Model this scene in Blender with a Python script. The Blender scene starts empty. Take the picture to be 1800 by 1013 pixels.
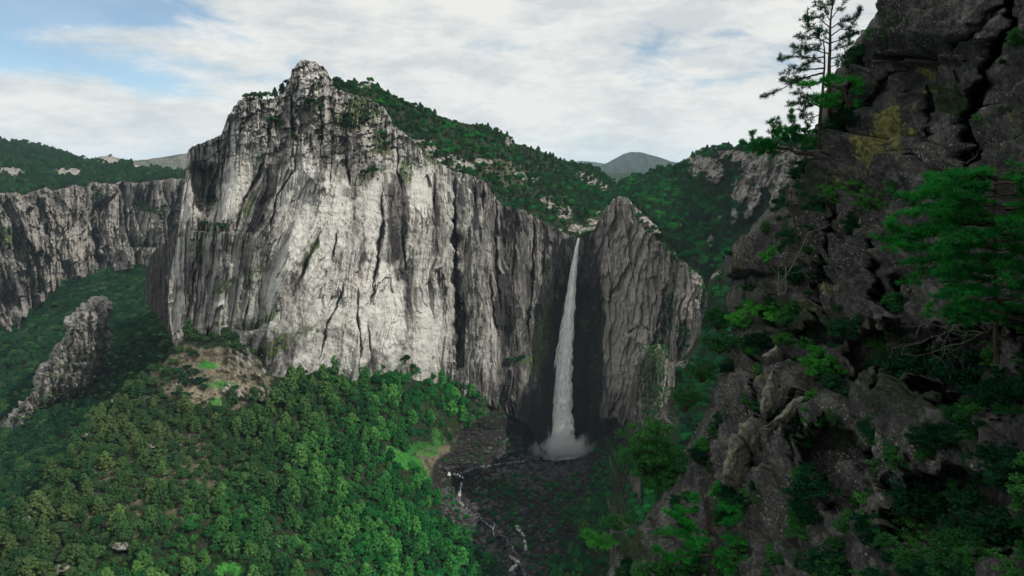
import bpy, math, random
import numpy as np
from mathutils import Vector, Matrix
R = math.radians
random.seed(7)
rng = np.random.default_rng(11)
scene = bpy.context.scene
COL = scene.collection

# ------------------------------------------------------------------ camera, sky, sun, exposure
W, H, F = 1800.0, 1013.0, 1200.0
PITCH = math.atan((506.5 - 300.0) / F)
cd = bpy.data.cameras.new('camera'); cam = bpy.data.objects.new('camera', cd); COL.objects.link(cam)
cd.sensor_fit = 'HORIZONTAL'; cd.angle = 2 * math.atan(W / 2 / F)
cam.location = (0, 0, 0); cam.rotation_euler = (R(90) - PITCH, 0, 0)
cd.clip_start = 0.1; cd.clip_end = 60000
scene.camera = cam
scene.view_settings.view_transform = 'Standard'; scene.view_settings.look = 'None'
scene.view_settings.exposure = 0.0; scene.view_settings.gamma = 1.0
scene.render.engine = 'CYCLES'
scene.cycles.use_denoising = True
scene.cycles.max_bounces = 5; scene.cycles.diffuse_bounces = 3; scene.cycles.glossy_bounces = 2
scene.cycles.transparent_max_bounces = 16; scene.cycles.volume_bounces = 5
scene.cycles.volume_step_rate = 2.0

SUN = Vector((0.70, -0.38, 0.62)).normalized()
sun_el = math.asin(SUN.z); sun_az = math.atan2(SUN.x, SUN.y)
ld = bpy.data.lights.new('sun', 'SUN'); ld.energy = 4.3; ld.angle = R(0.6); ld.color = (1.0, 0.95, 0.86)
sun = bpy.data.objects.new('sun', ld); COL.objects.link(sun)
sun.rotation_euler = SUN.to_track_quat('Z', 'Y').to_euler()


class NT:
    """small helper for node trees"""
    def __init__(s, tree): s.t = tree; s.n = tree.nodes; s.l = tree.links
    def __call__(s, typ, ins=None, **kw):
        n = s.n.new(typ)
        for k, v in kw.items(): setattr(n, k, v)
        for k, v in (ins or {}).items():
            sock = n.inputs[k]
            if isinstance(v, bpy.types.NodeSocket): s.l.new(v, sock)
            else: sock.default_value = v
        return n
    def math(s, op, a, b=0.0, c=None, clamp=False):
        n = s.n.new('ShaderNodeMath'); n.operation = op; n.use_clamp = clamp
        for i, v in enumerate((a, b) if c is None else (a, b, c)):
            if isinstance(v, bpy.types.NodeSocket): s.l.new(v, n.inputs[i])
            else: n.inputs[i].default_value = v
        return n.outputs[0]
    def mix(s, f, a, b, mode='MIX'):
        n = s.n.new('ShaderNodeMix'); n.data_type = 'RGBA'; n.blend_type = mode
        for k, v in ((0, f), (6, a), (7, b)):
            if isinstance(v, bpy.types.NodeSocket): s.l.new(v, n.inputs[k])
            else: n.inputs[k].default_value = v if k == 0 else ((*v, 1) if len(v) == 3 else v)
        return n.outputs[2]
    def ramp(s, f, stops, interp='LINEAR'):
        n = s.n.new('ShaderNodeValToRGB'); cr = n.color_ramp; cr.interpolation = interp
        while len(cr.elements) < len(stops): cr.elements.new(0.5)
        for e, (p, c) in zip(cr.elements, stops):
            e.position = p; e.color = (*c, 1) if not isinstance(c, (int, float)) else (c, c, c, 1)
        s.l.new(f, n.inputs[0]); return n.outputs[0]
    def noise(s, vec, scale, detail=5, rough=0.6, dist=0.0):
        n = s.n.new('ShaderNodeTexNoise'); n.inputs['Scale'].default_value = scale
        n.inputs['Detail'].default_value = detail; n.inputs['Roughness'].default_value = rough
        n.inputs['Distortion'].default_value = dist
        s.l.new(vec, n.inputs['Vector']); return n.outputs['Fac']
    def mapping(s, vec, scale=(1, 1, 1), rot=(0, 0, 0), loc=(0, 0, 0)):
        n = s.n.new('ShaderNodeMapping'); s.l.new(vec, n.inputs[0])
        n.inputs['Scale'].default_value = scale; n.inputs['Rotation'].default_value = rot
        n.inputs['Location'].default_value = loc; return n.outputs[0]
    def attr(s, name): 
        n = s.n.new('ShaderNodeAttribute'); n.attribute_name = name; return n.outputs['Fac']


world = bpy.data.worlds.new('World'); scene.world = world; world.use_nodes = True
nt = NT(world.node_tree); nt.n.clear()
tc = nt('ShaderNodeTexCoord').outputs['Generated']
sky = nt('ShaderNodeTexSky', sky_type='NISHITA', sun_disc=False, sun_elevation=sun_el, sun_rotation=sun_az,
         altitude=1800.0, air_density=1.0, dust_density=0.6, ozone_density=2.5)
sep = nt('ShaderNodeSeparateXYZ', {0: tc})
zz = nt.math('MAXIMUM', nt.math('ADD', sep.outputs[2], 0.09), 0.02)
px_ = nt.math('DIVIDE', sep.outputs[0], zz); py_ = nt.math('DIVIDE', sep.outputs[1], zz)
pv = nt('ShaderNodeCombineXYZ', {0: px_, 1: py_, 2: 0.0}).outputs[0]
m1 = nt.mapping(tc, (2.2, 2.2, 6.5), (0, R(12), 0))
cl1 = nt.noise(m1, 1.5, 10, 0.60, 0.5)
m2 = nt.mapping(tc, (3.0, 3.0, 10.0), (0, R(14), 0), (3.1, 1.7, 0))
cl2 = nt.noise(m2, 2.8, 10, 0.66, 0.5)
cov = nt.math('ADD', nt.math('MULTIPLY', cl1, 0.55), nt.math('MULTIPLY', cl2, 0.45))
# openings of blue where the photograph has them: az (x/y) and elevation tangents, radii, strength
def blob(px, py, rx, ry, s, tilt=0.0):
    cx = (px - 900) / F; cz = (300 - py) / F
    u = nt.math('DIVIDE', sep.outputs[0], nt.math('MAXIMUM', sep.outputs[1], 0.05))
    w = nt.math('DIVIDE', sep.outputs[2], nt.math('MAXIMUM', sep.outputs[1], 0.05))
    du = nt.math('DIVIDE', nt.math('SUBTRACT', u, cx), rx / F)
    dw0 = nt.math('SUBTRACT', w, cz)
    dw = nt.math('DIVIDE', nt.math('ADD', dw0, nt.math('MULTIPLY', nt.math('SUBTRACT', u, cx), tilt)), ry / F)
    d2 = nt.math('ADD', nt.math('MULTIPLY', du, du), nt.math('MULTIPLY', dw, dw))
    return nt.math('MULTIPLY', nt.math('POWER', 2.718, nt.math('MULTIPLY', d2, -1.0)), s)
for b in ((60, -5, 300, 44, -0.32, 0.15), (0, 30, 80, 100, -0.18), (-10, 40, 120, 60, -0.12), (235, 140, 170, 26, -0.15, 0.22), (20, 105, 110, 18, -0.10),
          (330, 55, 130, 22, -0.07, 0.2), (875, 92, 70, 24, -0.20), (1090, 130, 70, 16, -0.05), (1250, 150, 95, 13, -0.10, -0.15), (1270, 75, 60, 14, -0.07),
          (1370, 120, 60, 22, -0.08), (560, 120, 120, 20, -0.05), (620, 60, 420, 60, 0.05), (1250, 20, 300, 40, 0.05), (150, 210, 260, 40, 0.09), (900, 200, 500, 60, 0.06)):
    cov = nt.math('ADD', cov, blob(*b))
mask = nt('ShaderNodeMapRange', {0: cov, 1: 0.33, 2: 0.52, 3: 0.0, 4: 1.0}, interpolation_type='SMOOTHSTEP').outputs[0]
hz = nt('ShaderNodeMapRange', {0: sep.outputs[2], 1: 0.0, 2: 0.075, 3: 0.85, 4: 0.0}, interpolation_type='SMOOTHSTEP').outputs[0]
mask = nt.math('MAXIMUM', mask, hz)
ov = nt('ShaderNodeMapRange', {0: sep.outputs[2], 1: 0.28, 2: 0.6, 3: 0.0, 4: 0.8}, interpolation_type='SMOOTHSTEP').outputs[0]
mask = nt.math('MAXIMUM', mask, ov)
shade = nt.ramp(nt.noise(nt.mapping(tc, (3.0, 3.0, 9.0), (0, R(14), 0), (8, 2, 0)), 2.6, 10, 0.66), [(0.36, (5.8, 6.15, 6.25)), (0.56, (7.8, 7.8, 7.5))])
skyc = nt.mix(1.0, sky.outputs[0], (0.86, 1.0, 0.98), 'MULTIPLY')
lift = nt('ShaderNodeMapRange', {0: sep.outputs[2], 1: 0.25, 2: 0.80, 3: 1.0, 4: 1.85}).outputs[0]  # extra brightness on overhead clouds, out of view, added as fill light
shade = nt('ShaderNodeVectorMath', {0: shade, 3: lift}, operation='SCALE').outputs[0]
mask = nt.math('ADD', nt.math('MULTIPLY', mask, 0.80), 0.20)
colr = nt.mix(mask, skyc, shade)
bg = nt('ShaderNodeBackground', {0: colr, 1: 0.11})
nt.l.new(bg.outputs[0], nt('ShaderNodeOutputWorld').inputs[0])

# ------------------------------------------------------------------ numeric helpers
def ray(px, py):
    x = (np.asarray(px, float) - 900) / F; u = (506.5 - np.asarray(py, float)) / F
    Y = math.cos(PITCH) + math.sin(PITCH) * u; Z = -math.sin(PITCH) + math.cos(PITCH) * u
    return x / Y, Z / Y
def P(px, py, D):
    x, z = ray(px, py); D = np.asarray(D, float)
    return np.stack(np.broadcast_arrays(x * D, D * 1.0, z * D), -1)
def V(px, py, D): return Vector(P(px, py, D).tolist())
def cv(pts):
    a = np.array(pts, float); return lambda x: np.interp(x, a[:, 0], a[:, 1])
def depth_fn(ctrl, smooth=0.0):
    """smooth surface through (px, py, depth) control points, in inverse depth"""
    c = np.array(ctrl, float); q = c[:, :2] / 500.0; f = 1.0 / c[:, 2]
    n = len(c); d = np.hypot(q[:, None, 0] - q[None, :, 0], q[:, None, 1] - q[None, :, 1])
    A = np.zeros((n + 3, n + 3)); A[:n, :n] = d - smooth * np.eye(n)
    A[:n, n] = 1; A[:n, n + 1:] = q; A[n:, :n] = A[:n, n:].T
    w = np.linalg.solve(A, np.r_[f, 0, 0, 0])
    lo, hi = f.min() * 0.8, f.max() * 1.2
    def fn(px, py):
        px = np.asarray(px, float) / 500; py = np.asarray(py, float) / 500
        px, py = np.broadcast_arrays(px, py)
        r = w[n] + w[n + 1] * px + w[n + 2] * py
        for i in range(n): r = r + w[i] * np.hypot(px - q[i, 0], py - q[i, 1])
        return 1.0 / np.clip(r, lo, hi)
    return fn
_PM = np.random.default_rng(3).permutation(256).astype(np.int32); _PM = np.r_[_PM, _PM, _PM]
_G = np.random.default_rng(5).normal(size=(256, 3)).astype(np.float32); _G /= np.linalg.norm(_G, axis=1)[:, None]
_GX, _GY, _GZ = (np.ascontiguousarray(_G[:, i]) for i in range(3))
_RV = np.random.default_rng(6).random((256, 4)).astype(np.float32)
def _fl(x):
    f = np.floor(x); return f.astype(np.int32), (x - f).astype(np.float32)
def perlin(x, y, z=0.0, seed=0):
    x, y = np.broadcast_arrays(np.asarray(x, np.float32), np.asarray(y, np.float32))
    z = np.asarray(z, np.float32); flat = z.ndim == 0
    ix, fx = _fl(x + seed * 7.31); iy, fy = _fl(y + seed * 3.17); iz, fz = _fl(z + (seed * 1.93 if not flat else 0.0))
    s = lambda t: t * t * t * (t * (t * 6 - 15) + 10)
    u, v, w = s(fx), s(fy), s(fz); out = 0
    hz0 = _PM[(iz + seed) & 255]
    for c in ((0,) if flat else (0, 1)):
        hz = hz0 if c == 0 else _PM[(iz + 1 + seed) & 255]
        for a in (0, 1):
            hx = _PM[((ix + a) & 255) + hz]
            for b in (0, 1):
                h = _PM[((iy + b) & 255) + hx] & 255
                d = _GX[h] * (fx - a) + _GY[h] * (fy - b)
                if not flat: d = d + _GZ[h] * (fz - c)
                d = d * ((u if a else 1 - u) * (v if b else 1 - v))
                out = out + (d if flat else d * (w if c else 1 - w))
    return out * (1.9 if flat else 1.6)
def fbm(x, y, z=0.0, oct=4, seed=0, gain=0.5):
    s = 0; a = 1; t = 0
    for i in range(oct):
        k = 2.03 ** i; s = s + a * perlin(x * k, y * k, np.asarray(z) * k, seed + i * 17); t += a; a *= gain
    return s / t
def ridged(x, y, z=0.0, oct=4, seed=0, gain=0.5):
    s = 0; a = 1; t = 0
    for i in range(oct):
        k = 2.03 ** i; s = s + a * (1 - 2 * np.abs(perlin(x * k, y * k, np.asarray(z) * k, seed + i * 17))); t += a; a *= gain
    return s / t
def worley(x, y, z=0.0, seed=0):
    """F1, F2, random value and offset vector of the nearest cell"""
    x, y = np.broadcast_arrays(np.asarray(x, np.float32), np.asarray(y, np.float32)); z = np.asarray(z, np.float32); flat = z.ndim == 0
    ix, fx = _fl(x); iy, fy = _fl(y); iz, fz = _fl(z)
    f1 = np.full(x.shape, 9.0, np.float32); f2 = f1.copy(); rid = np.zeros_like(f1); o = [np.zeros_like(f1) for _ in range(3)]
    for c in ((0,) if flat else (-1, 0, 1)):
        hz = _PM[(iz + c + seed) & 255]
        for a in (-1, 0, 1):
            hx = _PM[((ix + a) & 255) + hz]
            for b in (-1, 0, 1):
                h = _PM[((iy + b) & 255) + hx] & 255
                dx = a + _RV[h, 0] - fx; dy = b + _RV[h, 1] - fy; dz = 0.0 if flat else c + _RV[h, 2] - fz
                d = np.sqrt(dx * dx + dy * dy + dz * dz); m = d < f1
                f2 = np.where(m, f1, np.minimum(f2, d)); f1 = np.where(m, d, f1); rid = np.where(m, _RV[h, 3], rid)
                o[0] = np.where(m, dx, o[0]); o[1] = np.where(m, dy, o[1])
                if not flat: o[2] = np.where(m, dz, o[2])
    return f1, f2, rid, o
def sstep(a, b, x):
    t = np.clip((x - a) / (b - a), 0, 1); return t * t * (3 - 2 * t)
def seg_dist(px, py, line):
    d = np.full(np.broadcast(px, py).shape, 1e9); L = np.array(line, float)
    for (x0, y0), (x1, y1) in zip(L[:-1], L[1:]):
        dx, dy = x1 - x0, y1 - y0; t = np.clip(((px - x0) * dx + (py - y0) * dy) / (dx * dx + dy * dy), 0, 1)
        d = np.minimum(d, np.hypot(px - x0 - t * dx, py - y0 - t * dy))
    return d
def groove(px, py, line, w, wob=0.35, seed=3):
    """0..1 dent along a traced crack: wandering, narrowing towards its ends, sharp on one side"""
    L = np.array(line, float); y0, y1 = L[:, 1].min(), L[:, 1].max(); pad = 4 * w + 12
    out = np.zeros(px.shape, np.float32)
    m = (px > L[:, 0].min() - pad) & (px < L[:, 0].max() + pad) & (py > y0 - pad) & (py < y1 + pad)
    x, y = px[m], py[m]
    if not len(x): return out
    wx = x + w * 1.5 * fbm(x / 60, y / 22, 0, 5, seed)
    t = np.clip((y - y0) / max(1, y1 - y0), 0, 1); tap = np.clip(4.5 * t * (1 - t), 0.0, 1) ** 0.6
    ww = w * tap * (0.75 + 0.9 * perlin(x / 200, y / 24, 0, seed))
    out[m] = np.exp(-(seg_dist(wx, y, line) / np.maximum(ww, 0.35)) ** 2) * tap
    return out
def plates(q, y, sx, sy, seed):
    """overlapping vertical plates of rock: a stepped, tilted offset in about -0.7..0.7"""
    wx = q / sx + 0.34 * fbm(q / (sx * 1.3), y / (sy * 0.5), 0, 3, seed); wy = y / sy + 0.35 * fbm(q / sx, y / sy, 0, 2, seed + 1)
    f1, f2, r, o = worley(wx, wy, 0, seed)
    return (r - 0.5) + 0.5 * o[0] + 0.25 * o[1]
def ell(px, py, cx, cy, rx, ry, rot=0.0, seed=1, rag=0.35, k=25):
    c, s = math.cos(R(rot)), math.sin(R(rot)); dx, dy = px - cx, py - cy
    u = (dx * c + dy * s) / rx; v = (-dx * s + dy * c) / ry
    r = np.sqrt(u * u + v * v) + rag * fbm(px / k, py / k, seed * 3.7, 4, seed)
    return 1 - sstep(0.7, 1.05, r)
def inpoly(px, py, poly):
    r = np.zeros(np.broadcast(px, py).shape, bool); n = len(poly)
    for i in range(n):
        x0, y0 = poly[i]; x1, y1 = poly[i - 1]
        c = ((y0 > py) != (y1 > py)) & (px < (x1 - x0) * (py - y0) / ((y1 - y0) or 1e-9) + x0); r ^= c
    return r

# ------------------------------------------------------------------ object helpers
def tag(o, label=None, cat=None, group=None, kind=None):
    if label: o['label'] = label
    if cat: o['category'] = cat
    if group: o['group'] = group
    if kind: o['kind'] = kind
    return o
def mesh(name, verts, faces, mat=None, attrs=None, smooth=True):
    me = bpy.data.meshes.new(name); verts = np.asarray(verts, np.float32)
    me.vertices.add(len(verts)); me.vertices.foreach_set('co', verts.ravel())
    if isinstance(faces, np.ndarray): flat = faces.ravel().astype(np.int32); tot = np.full(len(faces), faces.shape[1], np.int32)
    else: flat = np.array([i for f in faces for i in f], np.int32); tot = np.array([len(f) for f in faces], np.int32)
    if len(tot):
        me.loops.add(len(flat)); me.loops.foreach_set('vertex_index', flat)
        me.polygons.add(len(tot)); st = np.r_[0, np.cumsum(tot)[:-1]].astype(np.int32)
        me.polygons.foreach_set('loop_start', st); me.polygons.foreach_set('loop_total', tot)
        me.polygons.foreach_set('use_smooth', np.full(len(tot), smooth))
    for k, v in (attrs or {}).items():
        a = me.attributes.new(k, 'FLOAT', 'POINT'); a.data.foreach_set('value', np.asarray(v, np.float32).ravel())
    me.update(calc_edges=True)
    if mat: me.materials.append(mat)
    return me
def obj(name, me, parent=None, loc=None):
    o = bpy.data.objects.new(name, me); COL.objects.link(o)
    if parent: o.parent = parent
    if loc is not None: o.location = loc
    return o
def empty(name, loc=(0, 0, 0)):
    o = bpy.data.objects.new(name, None); COL.objects.link(o); o.location = loc; o.empty_display_size = 0.5; return o
def grid_faces(nr, nc):
    i = np.arange(nr * nc).reshape(nr, nc)
    return np.stack([i[:-1, :-1], i[1:, :-1], i[1:, 1:], i[:-1, 1:]], -1).reshape(-1, 4)
def sheet(name, xl, xr, top, bot, nx, ny, D, mat, attrs=None, back=(), skirt_l=(), skirt_r=(), jag=0.0, jseed=0, smooth=True, kind='structure'):
    """a rock face or slope: D(px,py) gives its distance; xl,xr functions of v; top,bot functions of px.
    back = [(dy,dz)] rows carried on behind the top edge; skirts turn the side edges away"""
    v = np.linspace(0, 1, ny)[:, None]; u = np.linspace(0, 1, nx)[None, :]
    px = xl(v) + (xr(v) - xl(v)) * u
    t = top(px)
    if jag: t = t - jag * (ridged(px / 9.0, jseed + 0.5, 0, 3, jseed) - 0.3) - 0.6 * jag * fbm(px / 30, jseed, 0, 3, jseed + 3)
    py = t + (bot(px) - t) * v
    d = D(px, py); pts = P(px, py, d)
    at = {k: np.asarray(f(px, py)) * np.ones_like(px) for k, f in (attrs or {}).items()}
    def addcol(p, side, off):
        e = p[:, 0] if side == 'l' else p[:, -1]
        new = e + np.array(off); return new
    for dx, dy in skirt_l:
        e = pts[:, 0]; new = e + np.array([dx, dy, 0.0]); pts = np.concatenate([new[:, None], pts], 1)
        at = {k: np.concatenate([a[:, :1], a], 1) for k, a in at.items()}
    for dx, dy in skirt_r:
        e = pts[:, -1]; new = e + np.array([dx, dy, 0.0]); pts = np.concatenate([pts, new[:, None]], 1)
        at = {k: np.concatenate([a, a[:, -1:]], 1) for k, a in at.items()}
    for dy, dz in back:
        e = pts[0]; new = e + np.stack([np.zeros(len(e)), dy * np.ones(len(e)), -dz + 0.15 * dz * fbm(e[:, 0] / 30, dy / 40, 0, 2, 9)], -1)
        pts = np.concatenate([new[None], pts], 0); at = {k: np.concatenate([a[:1], a], 0) for k, a in at.items()}
    me = mesh(name, pts.reshape(-1, 3), grid_faces(*pts.shape[:2])[:, ::-1], mat, at, smooth)
    o = obj(name, me); o['kind'] = kind
    return o
const = lambda c: (lambda v: c + 0 * v)

# ------------------------------------------------------------------ materials
def new_mat(name):
    m = bpy.data.materials.new(name); m.use_nodes = True; n = NT(m.node_tree); n.n.clear(); return m, n
def finish(n, col, rough=0.9, bump=None, dist=1.0, strength=1.0, spec=0.25):
    ins = {'Base Color': col, 'Roughness': rough, 'Specular IOR Level': spec}
    if bump is not None:
        b = n('ShaderNodeBump', {'Height': bump, 'Distance': dist, 'Strength': strength}); ins['Normal'] = b.outputs[0]
    p = n('ShaderNodeBsdfPrincipled', ins); n.l.new(p.outputs[0], n('ShaderNodeOutputMaterial').inputs[0]); return p

def rock_material(name, pale, mid, dark, s=1.0, bumpd=2.0, streak=1.0):
    """cliff rock: vertical streaks of pale wash, dark water stains and painted-in shade, moss on ledges; s = size of its grain in metres"""
    m, n = new_mat(name); g0 = n('ShaderNodeTexCoord').outputs['Object']
    wn = n('ShaderNodeTexNoise', {'Vector': g0, 'Scale': 0.02 / s, 'Detail': 4.0}); wv = n('ShaderNodeVectorMath', {0: wn.outputs['Color'], 1: (0.5, 0.5, 0.5)}, operation='SUBTRACT').outputs[0]
    ws = n('ShaderNodeVectorMath', {0: wv, 3: 30.0 * s}, operation='SCALE').outputs[0]; g = n('ShaderNodeVectorMath', {0: g0, 1: ws}, operation='ADD').outputs[0]
    st = n.noise(n.mapping(g, (0.11 / s, 0.11 / s, 0.009 / s)), 1.0, 8, 0.66, 0.3)
    st2 = n.noise(n.mapping(g, (0.38 / s, 0.38 / s, 0.028 / s), loc=(40, 3, 9)), 1.0, 6, 0.65, 0.3)
    gr = n.noise(n.mapping(g, (0.5 / s, 0.5 / s, 0.28 / s)), 1.0, 9, 0.75)
    big = n.noise(n.mapping(g, (0.018 / s, 0.018 / s, 0.012 / s)), 1.0, 4, 0.55)
    f = n.math('ADD', n.math('MULTIPLY', st, 0.46), n.math('MULTIPLY', st2, 0.26))
    f = n.math('ADD', f, n.math('MULTIPLY', gr, 0.09)); f = n.math('ADD', f, n.math('MULTIPLY', big, 0.19))
    f = n.math('ADD', f, n.math('MULTIPLY', n.attr('pale'), 0.20))
    c = n.ramp(f, [(0.36, dark), (0.455, mid), (0.50, tuple(0.5 * a + 0.5 * b for a, b in zip(mid, pale))), (0.58, pale), (0.72, tuple(min(1, a * 1.12) for a in pale))])
    # ochre and rust tints
    oc = n.ramp(n.noise(n.mapping(g, (0.05 / s, 0.05 / s, 0.02 / s), loc=(5, 5, 5)), 1.0, 6, 0.7), [(0.54, 0.0), (0.70, 0.38)])
    c = n.mix(oc, c, n.mix(1.0, c, (1.0, 0.86, 0.68), 'MULTIPLY'))
    # water stains, and shade painted in as dark patches
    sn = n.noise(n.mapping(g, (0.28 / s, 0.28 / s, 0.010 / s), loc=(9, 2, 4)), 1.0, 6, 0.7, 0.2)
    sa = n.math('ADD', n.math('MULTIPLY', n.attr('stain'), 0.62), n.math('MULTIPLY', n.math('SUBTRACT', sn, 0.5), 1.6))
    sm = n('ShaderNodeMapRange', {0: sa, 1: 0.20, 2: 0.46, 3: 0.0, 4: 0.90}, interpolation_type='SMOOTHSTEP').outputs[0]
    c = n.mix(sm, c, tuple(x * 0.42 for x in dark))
    # moss and grass on ledges
    vn = n.noise(g, 0.16 / s, 7, 0.75)
    va = n.math('ADD', n.attr('veg'), n.math('MULTIPLY', n.math('SUBTRACT', vn, 0.5), 1.7))
    nz = n('ShaderNodeSeparateXYZ', {0: n('ShaderNodeNewGeometry').outputs['True Normal']}).outputs[2]
    va = n.math('ADD', va, n.math('MULTIPLY', n.math('SUBTRACT', nz, 0.45), 0.55))
    vm = n('ShaderNodeMapRange', {0: va, 1: 0.35, 2: 0.55, 3: 0.0, 4: 0.92}, interpolation_type='SMOOTHSTEP').outputs[0]
    vc = n.ramp(n.noise(g, 0.35 / s, 5, 0.7), [(0.35, (0.012, 0.035, 0.014)), (0.5, (0.05, 0.085, 0.022)), (0.65, (0.11, 0.135, 0.04))])
    c = n.mix(vm, c, vc)
    h = n.math('ADD', n.math('MULTIPLY', st2, 1.0), n.math('MULTIPLY', gr, 0.45))
    h = n.math('ADD', h, n.math('MULTIPLY', n.math('ABSOLUTE', n.math('SUBTRACT', st, 0.5)), 2.2))
    finish(n, c, 0.93, h, bumpd, 0.9, 0.15)
    return m
M = {}
M['cliff'] = rock_material('pale_cliff_rock', (0.46, 0.45, 0.42), (0.20, 0.19, 0.175), (0.045, 0.042, 0.042), 1.0, 2.6)
M['far_cliff'] = rock_material('far_cliff_rock', (0.27, 0.255, 0.23), (0.105, 0.097, 0.088), (0.03, 0.028, 0.027), 1.7, 4.0)
M['grey_cliff'] = rock_material('grey_cliff_rock', (0.44, 0.40, 0.36), (0.17, 0.152, 0.14), (0.035, 0.032, 0.03), 0.8, 3.0)

def ground_material():
    m, n = new_mat('forest_floor'); g = n('ShaderNodeTexCoord').outputs['Object']
    a = n.noise(g, 0.06, 8, 0.7); b = n.noise(g, 0.5, 6, 0.7)
    c = n.ramp(b, [(0.3, (0.007, 0.011, 0.006)), (0.5, (0.016, 0.026, 0.012)), (0.7, (0.045, 0.045, 0.025))])
    dry = n('ShaderNodeMapRange', {0: n.math('ADD', n.attr('soil'), n.math('MULTIPLY', n.math('SUBTRACT', a, 0.5), 1.2)), 1: 0.3, 2: 0.7, 3: 0.0, 4: 1.0}).outputs[0]
    c = n.mix(dry, c, n.ramp(b, [(0.3, (0.09, 0.072, 0.045)), (0.5, (0.17, 0.145, 0.10)), (0.68, (0.30, 0.27, 0.21))]))
    gs = n('ShaderNodeMapRange', {0: n.math('ADD', n.attr('grass'), n.math('ADD', n.math('MULTIPLY', n.math('SUBTRACT', a, 0.5), 2.4), n.math('MULTIPLY', n.math('SUBTRACT', b, 0.5), 1.8))), 1: 0.35, 2: 0.85, 3: 0.0, 4: 1.0}).outputs[0]
    c = n.mix(gs, c, n.ramp(b, [(0.32, (0.012, 0.07, 0.014)), (0.5, (0.030, 0.16, 0.024)), (0.68, (0.085, 0.22, 0.045))]))
    wet = n('ShaderNodeMapRange', {0: n.math('ADD', n.attr('wet'), n.math('MULTIPLY', n.math('SUBTRACT', a, 0.5), 0.7)), 1: 0.35, 2: 0.6, 3: 0.0, 4: 1.0}).outputs[0]
    c = n.mix(wet, c, n.ramp(b, [(0.3, (0.008, 0.008, 0.008)), (0.5, (0.020, 0.019, 0.018)), (0.7, (0.05, 0.047, 0.040))]))
    rk = n('ShaderNodeMapRange', {0: n.math('ADD', n.attr('rock'), n.math('MULTIPLY', n.math('SUBTRACT', n.noise(n.mapping(g, (0.12, 0.12, 0.05)), 1.0, 7, 0.7), 0.5), 1.3)), 1: 0.4, 2: 0.6, 3: 0.0, 4: 1.0}).outputs[0]
    c = n.mix(rk, c, n.ramp(n.noise(n.mapping(g, (0.25, 0.25, 0.06)), 1.0, 7, 0.7), [(0.35, (0.05, 0.045, 0.04)), (0.5, (0.20, 0.185, 0.165)), (0.62, (0.38, 0.36, 0.32))]))
    finish(n, c, 0.95, n.math('ADD', b, n.math('MULTIPLY', a, 2.0)), 1.5, 1.0, 0.1)
    return m
M['ground'] = ground_material()

def leaf_material(name, stops, zone=None, trans=0.25, nscale=0.55, var=1.0):
    """foliage whose hue differs from tree to tree; zone = ((x0,x1), colour) for a drier sort of wood towards x0"""
    m, n = new_mat(name); oi = n('ShaderNodeObjectInfo'); g = n('ShaderNodeTexCoord').outputs['Object']
    r = oi.outputs['Random']
    f = n.math('ADD', n.math('MULTIPLY', r, 1 - var * 0.5), n.math('MULTIPLY', n.math('SUBTRACT', n.noise(g, nscale, 3, 0.7), 0.5), var))
    ln = n.noise(oi.outputs['Location'], 0.012, 3, 0.6)
    f = n.math('ADD', f, n.math('MULTIPLY', n.math('SUBTRACT', ln, 0.5), 0.9), clamp=True)
    c = n.ramp(f, stops)
    if zone:
        sx = n('ShaderNodeSeparateXYZ', {0: oi.outputs['Location']})
        zf = n('ShaderNodeMapRange', {0: n.math('ADD', sx.outputs[0], n.math('MULTIPLY', n.math('SUBTRACT', ln, 0.5), 160.0)), 1: zone[0][0], 2: zone[0][1], 3: 0.75, 4: 0.0}).outputs[0]
        c = n.mix(zf, c, n.mix(r, zone[1][0], zone[1][1]))
    d = n('ShaderNodeBsdfDiffuse', {0: c}); t = n('ShaderNodeBsdfTranslucent', {0: n.mix(1.0, c, (1.1, 1.25, 0.6), 'MULTIPLY')})
    mx = n('ShaderNodeMixShader', {0: trans, 1: d.outputs[0], 2: t.outputs[0]})
    n.l.new(mx.outputs[0], n('ShaderNodeOutputMaterial').inputs[0]); return m
M['pine'] = leaf_material('pine_foliage', [(0.0, (0.008, 0.058, 0.018)), (0.25, (0.022, 0.135, 0.032)), (0.5, (0.058, 0.235, 0.048)), (0.74, (0.14, 0.34, 0.085)), (0.9, (0.23, 0.36, 0.13)), (0.98, (0.24, 0.17, 0.12))],
                          ((-250, -60), ((0.024, 0.060, 0.024), (0.095, 0.10, 0.045))))
M['oak'] = leaf_material('oak_foliage', [(0.0, (0.006, 0.065, 0.022)), (0.4, (0.015, 0.15, 0.034)), (0.7, (0.035, 0.27, 0.045)), (0.9, (0.09, 0.37, 0.06)), (1.0, (0.18, 0.17, 0.09))],
                         ((-250, -60), ((0.018, 0.055, 0.020), (0.070, 0.078, 0.038))))
M['dark_leaf'] = leaf_material('dark_foliage', [(0.0, (0.006, 0.030, 0.016)), (0.4, (0.014, 0.060, 0.024)), (0.7, (0.035, 0.11, 0.038)), (1.0, (0.085, 0.14, 0.06))], None, 0.2)
M['top_leaf'] = leaf_material('hilltop_foliage', [(0.0, (0.010, 0.036, 0.016)), (0.4, (0.022, 0.068, 0.024)), (0.75, (0.070, 0.13, 0.042)), (1.0, (0.13, 0.15, 0.07))], None, 0.25)
M['bush'] = leaf_material('bush_foliage', [(0.0, (0.020, 0.075, 0.026)), (0.4, (0.038, 0.14, 0.036)), (0.75, (0.08, 0.22, 0.05)), (1.0, (0.17, 0.27, 0.09))], None, 0.35, 2.0, 0.8)
M['bright'] = leaf_material('bright_foliage', [(0.0, (0.035, 0.17, 0.03)), (0.5, (0.07, 0.30, 0.05)), (1.0, (0.15, 0.42, 0.09))], None, 0.4, 2.0, 0.8)
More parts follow.
